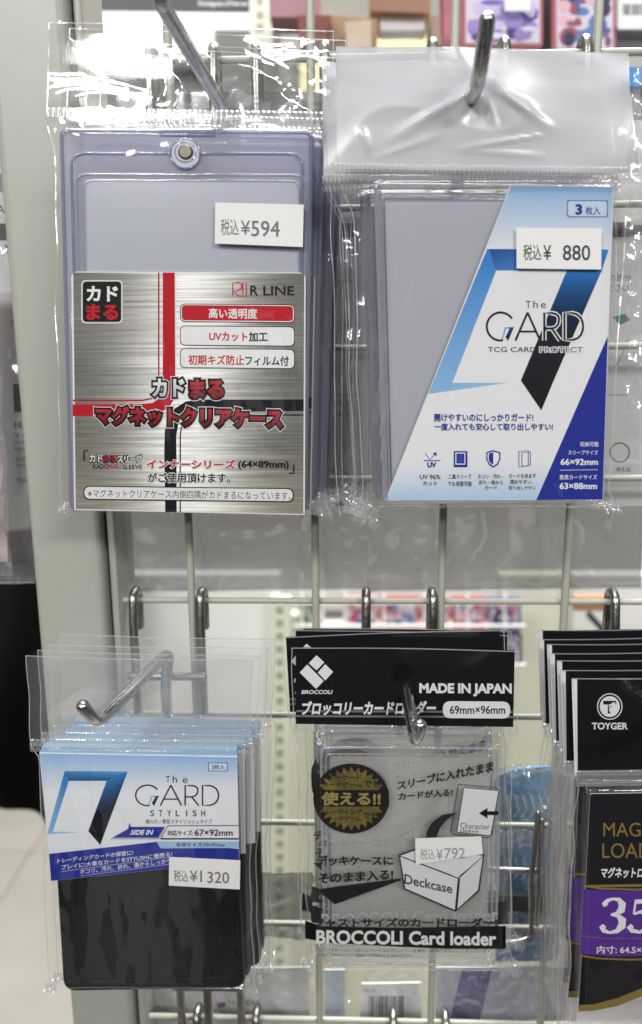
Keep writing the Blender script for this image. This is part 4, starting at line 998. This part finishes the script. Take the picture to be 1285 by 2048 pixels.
def txs(a):
    rb = random.Random(8)
    for i in range(26):
        x, y = 990+rb.random()*110, 1826+rb.random()*90; a.strip([(x, y), (x+rb.uniform(4, 18), y+rb.uniform(-14, 14))], rb.uniform(2, 6), C(206, 214, 224))
pouch('blue_white_bag', 'blue packet with jagged white print, lowest of the blue ones', 'blue packet', [(0, (985, 1810), (1112, 1806)), (1, (985, 1930), (1112, 1926))], -27, 4.1, 'baghaze', [(990, 1816), (1106, 1812), (1106, 1922), (990, 1924)], pmat('denim_blue_wrapping', C(88, 132, 170), .4, var=.3, scale=80), txs)
V, Fc = prism(rpoly([(985, 1790), (1112, 1796), (1112, 1830), (985, 1818)], 6), -22, 4); tag(obj('dark_strip', V, Fc, pmat('charcoal_plastic', C(70, 72, 76), .4), None, at(1048, 1810, -22)), 'charcoal plastic strip lying across the blue packets', 'strip')

# ================================================================== the shop behind (out of focus)
def far_box(name, quad, d, th, mat, label, cat, group=None, art=None):
    V, Fc = prism(quad, d, th); c = at(sum(p[0] for p in quad)/4, sum(p[1] for p in quad)/4, d)
    o = obj(name, V, Fc, mat, None, c)
    if label: tag(o, label, cat, group)
    if art: a = Art(d); art(a); a.build('printed_design', o)
    return o
WHP = pmat('white_shelf_enamel', C(240, 240, 234), .4, var=.02); CRP = pmat('cream_shelf_enamel', C(228, 230, 208), .4, var=.03)
# floor and end wall
fl = obj('floor', [Vector((-8, -6, -1.286)), Vector((8, -6, -1.286)), Vector((8, 9, -1.286)), Vector((-8, 9, -1.286))], [(0, 1, 2, 3)], pmat('grout', C(120, 116, 110), .7)); fl['kind'] = 'structure'
MB_ = pmat('pale_marble_tile', C(172, 167, 158), .32, var=.22, scale=3.2)
V, Fc = box3(.0015, .5985, .0015, .5985, -1.2855, -1.28); tile0 = obj('floor_tile', V, Fc, MB_, fl)
for i_ in range(-4, 3):
    for j_ in range(-1, 5):
        t_ = tile0 if (i_, j_) == (-4, -1) else tile0.copy()
        if t_ is not tile0: COL.objects.link(t_); t_.parent = fl
        t_.location = (i_*.6-.22, j_*.6+.30, .0003*((i_*3+j_*5) % 3))
V, Fc = box3(-4.5, 5, 3.4, 3.5, -1.279, 2.2); wl = obj('back_wall', V, Fc, pmat('off_white_wall', C(235, 234, 226), .6, var=.02)); wl['kind'] = 'structure'
# unseen shelving and boxes, added behind the viewer to shape reflections in glossy packs
parts = [box3(-3.2, 3.2, -1.75, -1.30, -1.279, -1.0), box3(-3.2, 3.2, -1.75, -1.70, -1.0, .30), box3(-3.2, 3.2, -1.70, -1.30, -.62, -.60), box3(-3.2, 3.2, -1.70, -1.30, -.22, -.20), box3(-3.2, 3.2, -1.75, -1.30, .28, .30)]
V, Fc = join(*parts); o = obj('added_reflection_shelving', V, Fc, pmat('added_shelving_dark_grey', (.02, .02, .022), .5)); o['kind'] = 'structure'  # added so the black sleeves mirror something dark
parts = [box3(-.50, -.30, -1.28, -1.08, -1.279, -.93), box3(-.62, -.40, -1.62, -1.34, -.998, -.70), box3(.12, .30, -1.62, -1.34, -.598, -.34), box3(.9, 1.3, -1.62, -1.34, -.998, -.66), box3(-1.7, -1.3, -1.62, -1.34, -.598, -.3), box3(-.30, -.12, -1.62, -1.36, -.198, .05)]
V, Fc = join(*parts); o = obj('added_reflection_boxes', V, Fc, pmat('added_boxes_pale_grey', (.7, .7, .71), .5)); o['kind'] = 'structure'  # added pale boxes, placed for soft light patches in the sleeve reflections
# black garment hanging past the post
r = thing('black_coat', 'black cloth coat hanging low beyond the cream post', 'coat', at(20, 1300, -420))
V, Fc = [], []
P = [(-200, 1168), (170, 1168), (176, 1500), (150, 1640), (96, 1642), (66, 1630), (40, 1612), (12, 1596), (-60, 1588), (-200, 1580)]
ny, nx = 50, 40
for j in range(ny+1):
    for i in range(nx+1):
        u, v = i/nx, j/ny; x = -220+u*(400); yb = 1578+64*(min(1, max(0, (x+20)/120))**1.2)
        y = 1100+(yb-1100)*v; p = at(x, y, -420); p.y += .03*noise.noise(Vector((u*6, v*1.5, 2)))-.03*math.sin(v*math.pi)
        V.append(p)
Fc = [(j*(nx+1)+i, (j+1)*(nx+1)+i, (j+1)*(nx+1)+i+1, j*(nx+1)+i+1) for j in range(ny) for i in range(nx)]
n0 = len(V); V += [Vector((p.x, p.y+.09, p.z)) for p in V]
Fc += [tuple(n0+k for k in f[::-1]) for f in Fc]
for j in range(ny): a_ = j*(nx+1)+nx; Fc.append((a_, a_+n0, a_+nx+1+n0, a_+nx+1))
for i in range(nx): a_ = ny*(nx+1)+i; Fc.append((a_, a_+n0, a_+1+n0, a_+1))
obj('cloth', V, Fc, M['darkcloth'], r, smooth=True)
# white bright shelving panel behind the lower opening
far_box('shelving_board', [(190, 1150), (560, 1150), (560, 2140), (215, 2140)], -560, 20, WHP, 'bright white shelf panel seen through the grid beside the post', 'shelf panel')
far_box('shelving_board', [(556, 1230), (640, 1230), (640, 2140), (556, 2140)], -700, 20, CRP, 'pale cream shelf panel standing behind the slotted upright', 'shelf panel')
far_box('shelving_board', [(1000, 1150), (1160, 1150), (1160, 1640), (1000, 1640)], -720, 20, CRP, 'pale cream shelf panel beyond the gap between the two black headers', 'shelf panel')
far_box('shelving_board', [(600, 1250), (1110, 1250), (1110, 2140), (600, 2140)], -800, 20, CRP, 'wide cream shelf panel behind the card loader bags', 'shelf panel')
far_box('shelving_board', [(1148, 1150), (1400, 1150), (1400, 1400), (1148, 1400)], -690, 20, WHP, 'white shelf panel beyond the black headed stack', 'shelf panel')
def upright(px0, px1, y0, y1, d, label, step):
    r = thing('slotted_upright', label, 'shelf upright', at((px0+px1)/2, y1, d), 'slotted shelf uprights')
    V, Fc = prism([(px0, y0), (px1, y0), (px1, y1), (px0, y1)], d, 25); obj('channel', V, Fc, CRP, r)
    y = y0+10; dark = pmat('slot_shadow_grey', C(160, 165, 142), .6)
    xm = (px0+px1)/2; wq = (px1-px0)*.17
    while y < y1-step: V, Fc = prism(rpoly([(xm-wq, y), (xm+wq, y), (xm+wq, y+step*.5), (xm-wq, y+step*.5)], 1.5), d+.4, .8); obj('slot', V, Fc, dark, r); y += step
upright(540, 580, 1204, 2140, -540, 'cream slotted upright between the sleeve bags and the card loaders', 26)
upright(500, 540, -40, 96, -500, 'cream slotted upright above the glossy bag header', 26)
# blurred goods: row of picture cards in wire racks
rg = random.Random(21)
def blot(x0, y0, x1, y1, pal, n):
    def f(a):
        for i in range(n):
            x, y = rg.uniform(x0, x1), rg.uniform(y0, y1); rx, ry = rg.uniform(.04, .17)*(x1-x0), rg.uniform(.04, .15)*(y1-y0)
            x = min(max(x, x0+rx), x1-rx); y = min(max(y, y0+ry), y1-ry); a.ell(x, y, rx, ry, C(*rg.choice(pal)), 10)
    return f
PAL1 = [(120, 110, 180), (200, 190, 225), (90, 80, 140), (225, 215, 235), (160, 140, 200)]
PAL2 = [(150, 90, 110), (100, 130, 180), (70, 60, 90), (220, 180, 190), (90, 100, 150)]
PAL3 = [(200, 70, 80), (220, 150, 150), (120, 130, 180), (230, 220, 225), (170, 80, 100), (110, 120, 160)]
def framed(x0, y0, x1, y1, d, frame, pal, label, cat='picture card', group='framed picture cards in the far rack', n=46, tilt=0):
    def art(a):
        a.poly([(x0+6, y0+6), (x1-6, y0+6), (x1-6, y1-6), (x0+6, y1-6)], C(214, 205, 220)); blot(x0+9, y0+8, x1-9, y1-8, pal, n)(a)
    far_box('picture_card', rpoly([(x0, y0), (x1, y0), (x1, y1), (x0, y1)], 5), d, 8, pmat('card_frame_colour', frame, .4), label, cat, group, art)
PK = C(170, 88, 104)
framed(926, -40, 1086, 92, -330, PK, PAL1, 'pink framed picture card with pale violet artwork')
framed(1108, -40, 1232, 102, -340, PK, PAL2, 'pink framed picture card with dark blue and red artwork')
far_box('price_tag', [(1010, -6), (1062, -6), (1062, 22), (1010, 22)], -322, 2, M['paper'], 'small white tag on the violet picture card', 'tag')
def bars(x0, y0, x1, y1):
    def f(a):
        x = x0; rb = random.Random(int(x0))
        while x < x1: w_ = rb.choice((2, 3, 4)); a.poly([(x, y0), (x+w_, y0), (x+w_, y1), (x, y1)], (.02, .02, .02)); x += w_+rb.choice((2, 3))
    return f
far_box('barcode_card', [(1238, -30), (1330, -30), (1330, 58), (1238, 58)], -335, 3, M['paper'], 'white card with a barcode at the top corner', 'card', None, bars(1246, 8, 1330, 30))
far_box('grey_carton', [(1226, 54), (1330, 54), (1330, 100), (1226, 100)], -345, 12, pmat('slate_carton', C(72, 74, 80), .5), 'slate grey carton under the barcode card', 'carton')
far_box('blue_carton', [(1258, 134), (1330, 134), (1330, 172), (1258, 172)], -120, 12, pmat('azure_carton', C(40, 140, 220), .4), 'small azure carton beside the white header corner', 'carton')
far_box('pale_carton', [(1238, 150), (1340, 150), (1340, 380), (1236, 380)], -170, 12, pmat('pale_grey_carton', C(190, 192, 192), .4), 'pale grey carton behind the white header corner', 'carton')
far_box('black_divider', [(1084, -40), (1110, -40), (1110, 100), (1084, 100)], -360, 12, pmat('black_divider_plastic', (.015, .013, .013), .5), 'black divider standing between the pink framed cards', 'divider')
CB = pmat('kraft_cardboard', C(150, 122, 96), .7, var=.12)
far_box('cardboard_box', [(640, 30), (756, 38), (754, 130), (640, 130)], -420, 120, CB, 'brown cardboard box above the gap between the two headers', 'box')
far_box('cardboard_box', [(742, -40), (862, -40), (862, 26), (742, 22)], -430, 60, pmat('warm_brown_carton', C(140, 104, 82), .6, var=.15), 'warm brown carton near the top of the vertical wire', 'box')
far_box('cardboard_box', [(862, 30), (912, 30), (912, 90), (866, 90)], -415, 40, pmat('tan_carton', C(172, 150, 130), .6, var=.15), 'tan carton beside the vertical wire', 'box')
far_box('red_carton', [(596, 30), (662, 30), (650, 92), (600, 92)], -405, 40, pmat('brick_red_carton', C(122, 64, 50), .5, var=.15), 'brick red carton behind the clear header top', 'box')
far_box('mauve_carton', [(536, -40), (640, -40), (640, 34), (540, 34)], -450, 40, pmat('mauve_carton', C(152, 110, 118), .5, var=.25, scale=30), 'mauve printed carton above the brick red one', 'box')
far_box('grey_wall_panel', [(640, -60), (930, -60), (930, 60), (640, 60)], -640, 15, pmat('grey_board', C(130, 126, 120), .5, var=.1), 'grey board behind the cardboard boxes', 'board')
YL = pmat('pale_yellow_board', C(246, 236, 178), .5, var=.03)
far_box('tan_packet', [(690, 44), (742, 40), (744, 96), (694, 98)], -395, 30, pmat('beige_packet', C(196, 176, 158), .5, var=.2, scale=60), 'beige packet leaning on the brown cardboard box', 'packet')
far_box('white_packet', [(760, 30), (850, 26), (850, 60), (762, 62)], -440, 20, M['paper'], 'white packet lying under the warm brown carton', 'packet')
far_box('rose_packet', [(884, -40), (930, -40), (928, 92), (890, 92)], -380, 20, pmat('dusky_rose_packet', C(168, 96, 112), .5, var=.4, scale=50), 'dusky rose packet between the wire and the violet card', 'packet')
far_box('yellow_board', [(600, 58), (930, 58), (930, 190), (600, 190)], -620, 15, YL, 'pale yellow board showing over the white header', 'board')
def sgn(a): a.T('https://www.', 398, 2, 520, 14, C(215, 215, 218), bold=.02)
far_box('black_sign', [(160, -80), (505, -80), (505, 24), (160, 20)], -610, 15, pmat('near_black_board', (.014, .013, .022), .4), 'black sign board with a white web address', 'sign', None, sgn)
far_box('white_shelf', [(150, 22), (506, 26), (506, 110), (150, 108)], -600, 60, WHP, 'white shelf front below the black sign board', 'shelf')
far_box('grey_carton', [(430, 60), (560, 60), (560, 260), (430, 260)], -560, 20, pmat('mid_grey_board', C(104, 103, 100), .5), 'mid grey board seen through the glossy header', 'board')
far_box('shelving_board', [(150, 108), (700, 108), (700, 460), (150, 460)], -640, 20, pmat('pale_grey_panel', C(112, 112, 110), .5), 'pale grey panel behind the glossy header', 'shelf panel')
# mid row seen between the two hook rows
for k, (x0, x1, c_, pal, lb) in enumerate(((598, 650, (110, 150, 96), [(90, 140, 80), (200, 210, 180), (60, 90, 60)], 'green toned picture card'), (690, 756, (206, 150, 160), PAL3, 'rose toned picture card'), (760, 838, (190, 60, 74), PAL3, 'red toned picture card'),
                                           (842, 900, (200, 120, 130), PAL3, 'pink and red picture card beside the prong'), (905, 972, (190, 70, 84), PAL3, 'crimson bordered picture card'), (976, 1042, (110, 108, 150), [(60, 50, 70), (130, 140, 180), (200, 120, 130), (90, 100, 140)], 'dusky blue picture card, last of the lower row'))):
    framed(x0, 1196, x1, 1262, -640, C(*c_), pal, lb, n=34); 
    framed(x0+2, 1266, x1+2, 1330, -640, C(*pal[0]), pal, lb+', lower twin', n=30)
rk = thing('far_wire_rack', 'white wire rack in front of the blurred picture cards', 'display rack', at(820, 1330, -600))
for x in (604, 646, 690, 768, 850, 935, 1010):
    V, Fc = tube([at(x, 1150, -610), at(x, 1400, -610)], .0022, 8); obj('vertical_wire', V, Fc, WHP, rk, smooth=True)
for y in (1206, 1252, 1330):
    V, Fc = tube([at(590, y, -606), at(1050, y, -606)], .0022, 8); obj('horizontal_wire', V, Fc, WHP, rk, smooth=True)
far_box('orange_brown_carton', [(1150, 1196), (1215, 1196), (1215, 1222), (1150, 1222)], -560, 12, pmat('copper_carton', C(176, 128, 92), .6, var=.2), 'copper brown carton below the upper wire', 'carton')
far_box('black_tool', [(1176, 1236), (1184, 1226), (1222, 1268), (1214, 1276)], -560, 10, pmat('charcoal_handle', (.05, .05, .05), .5), 'dark slanted handle blurred behind the wires', 'handle')
for o in sc.objects:
    if '_w' in o: del o['_w']
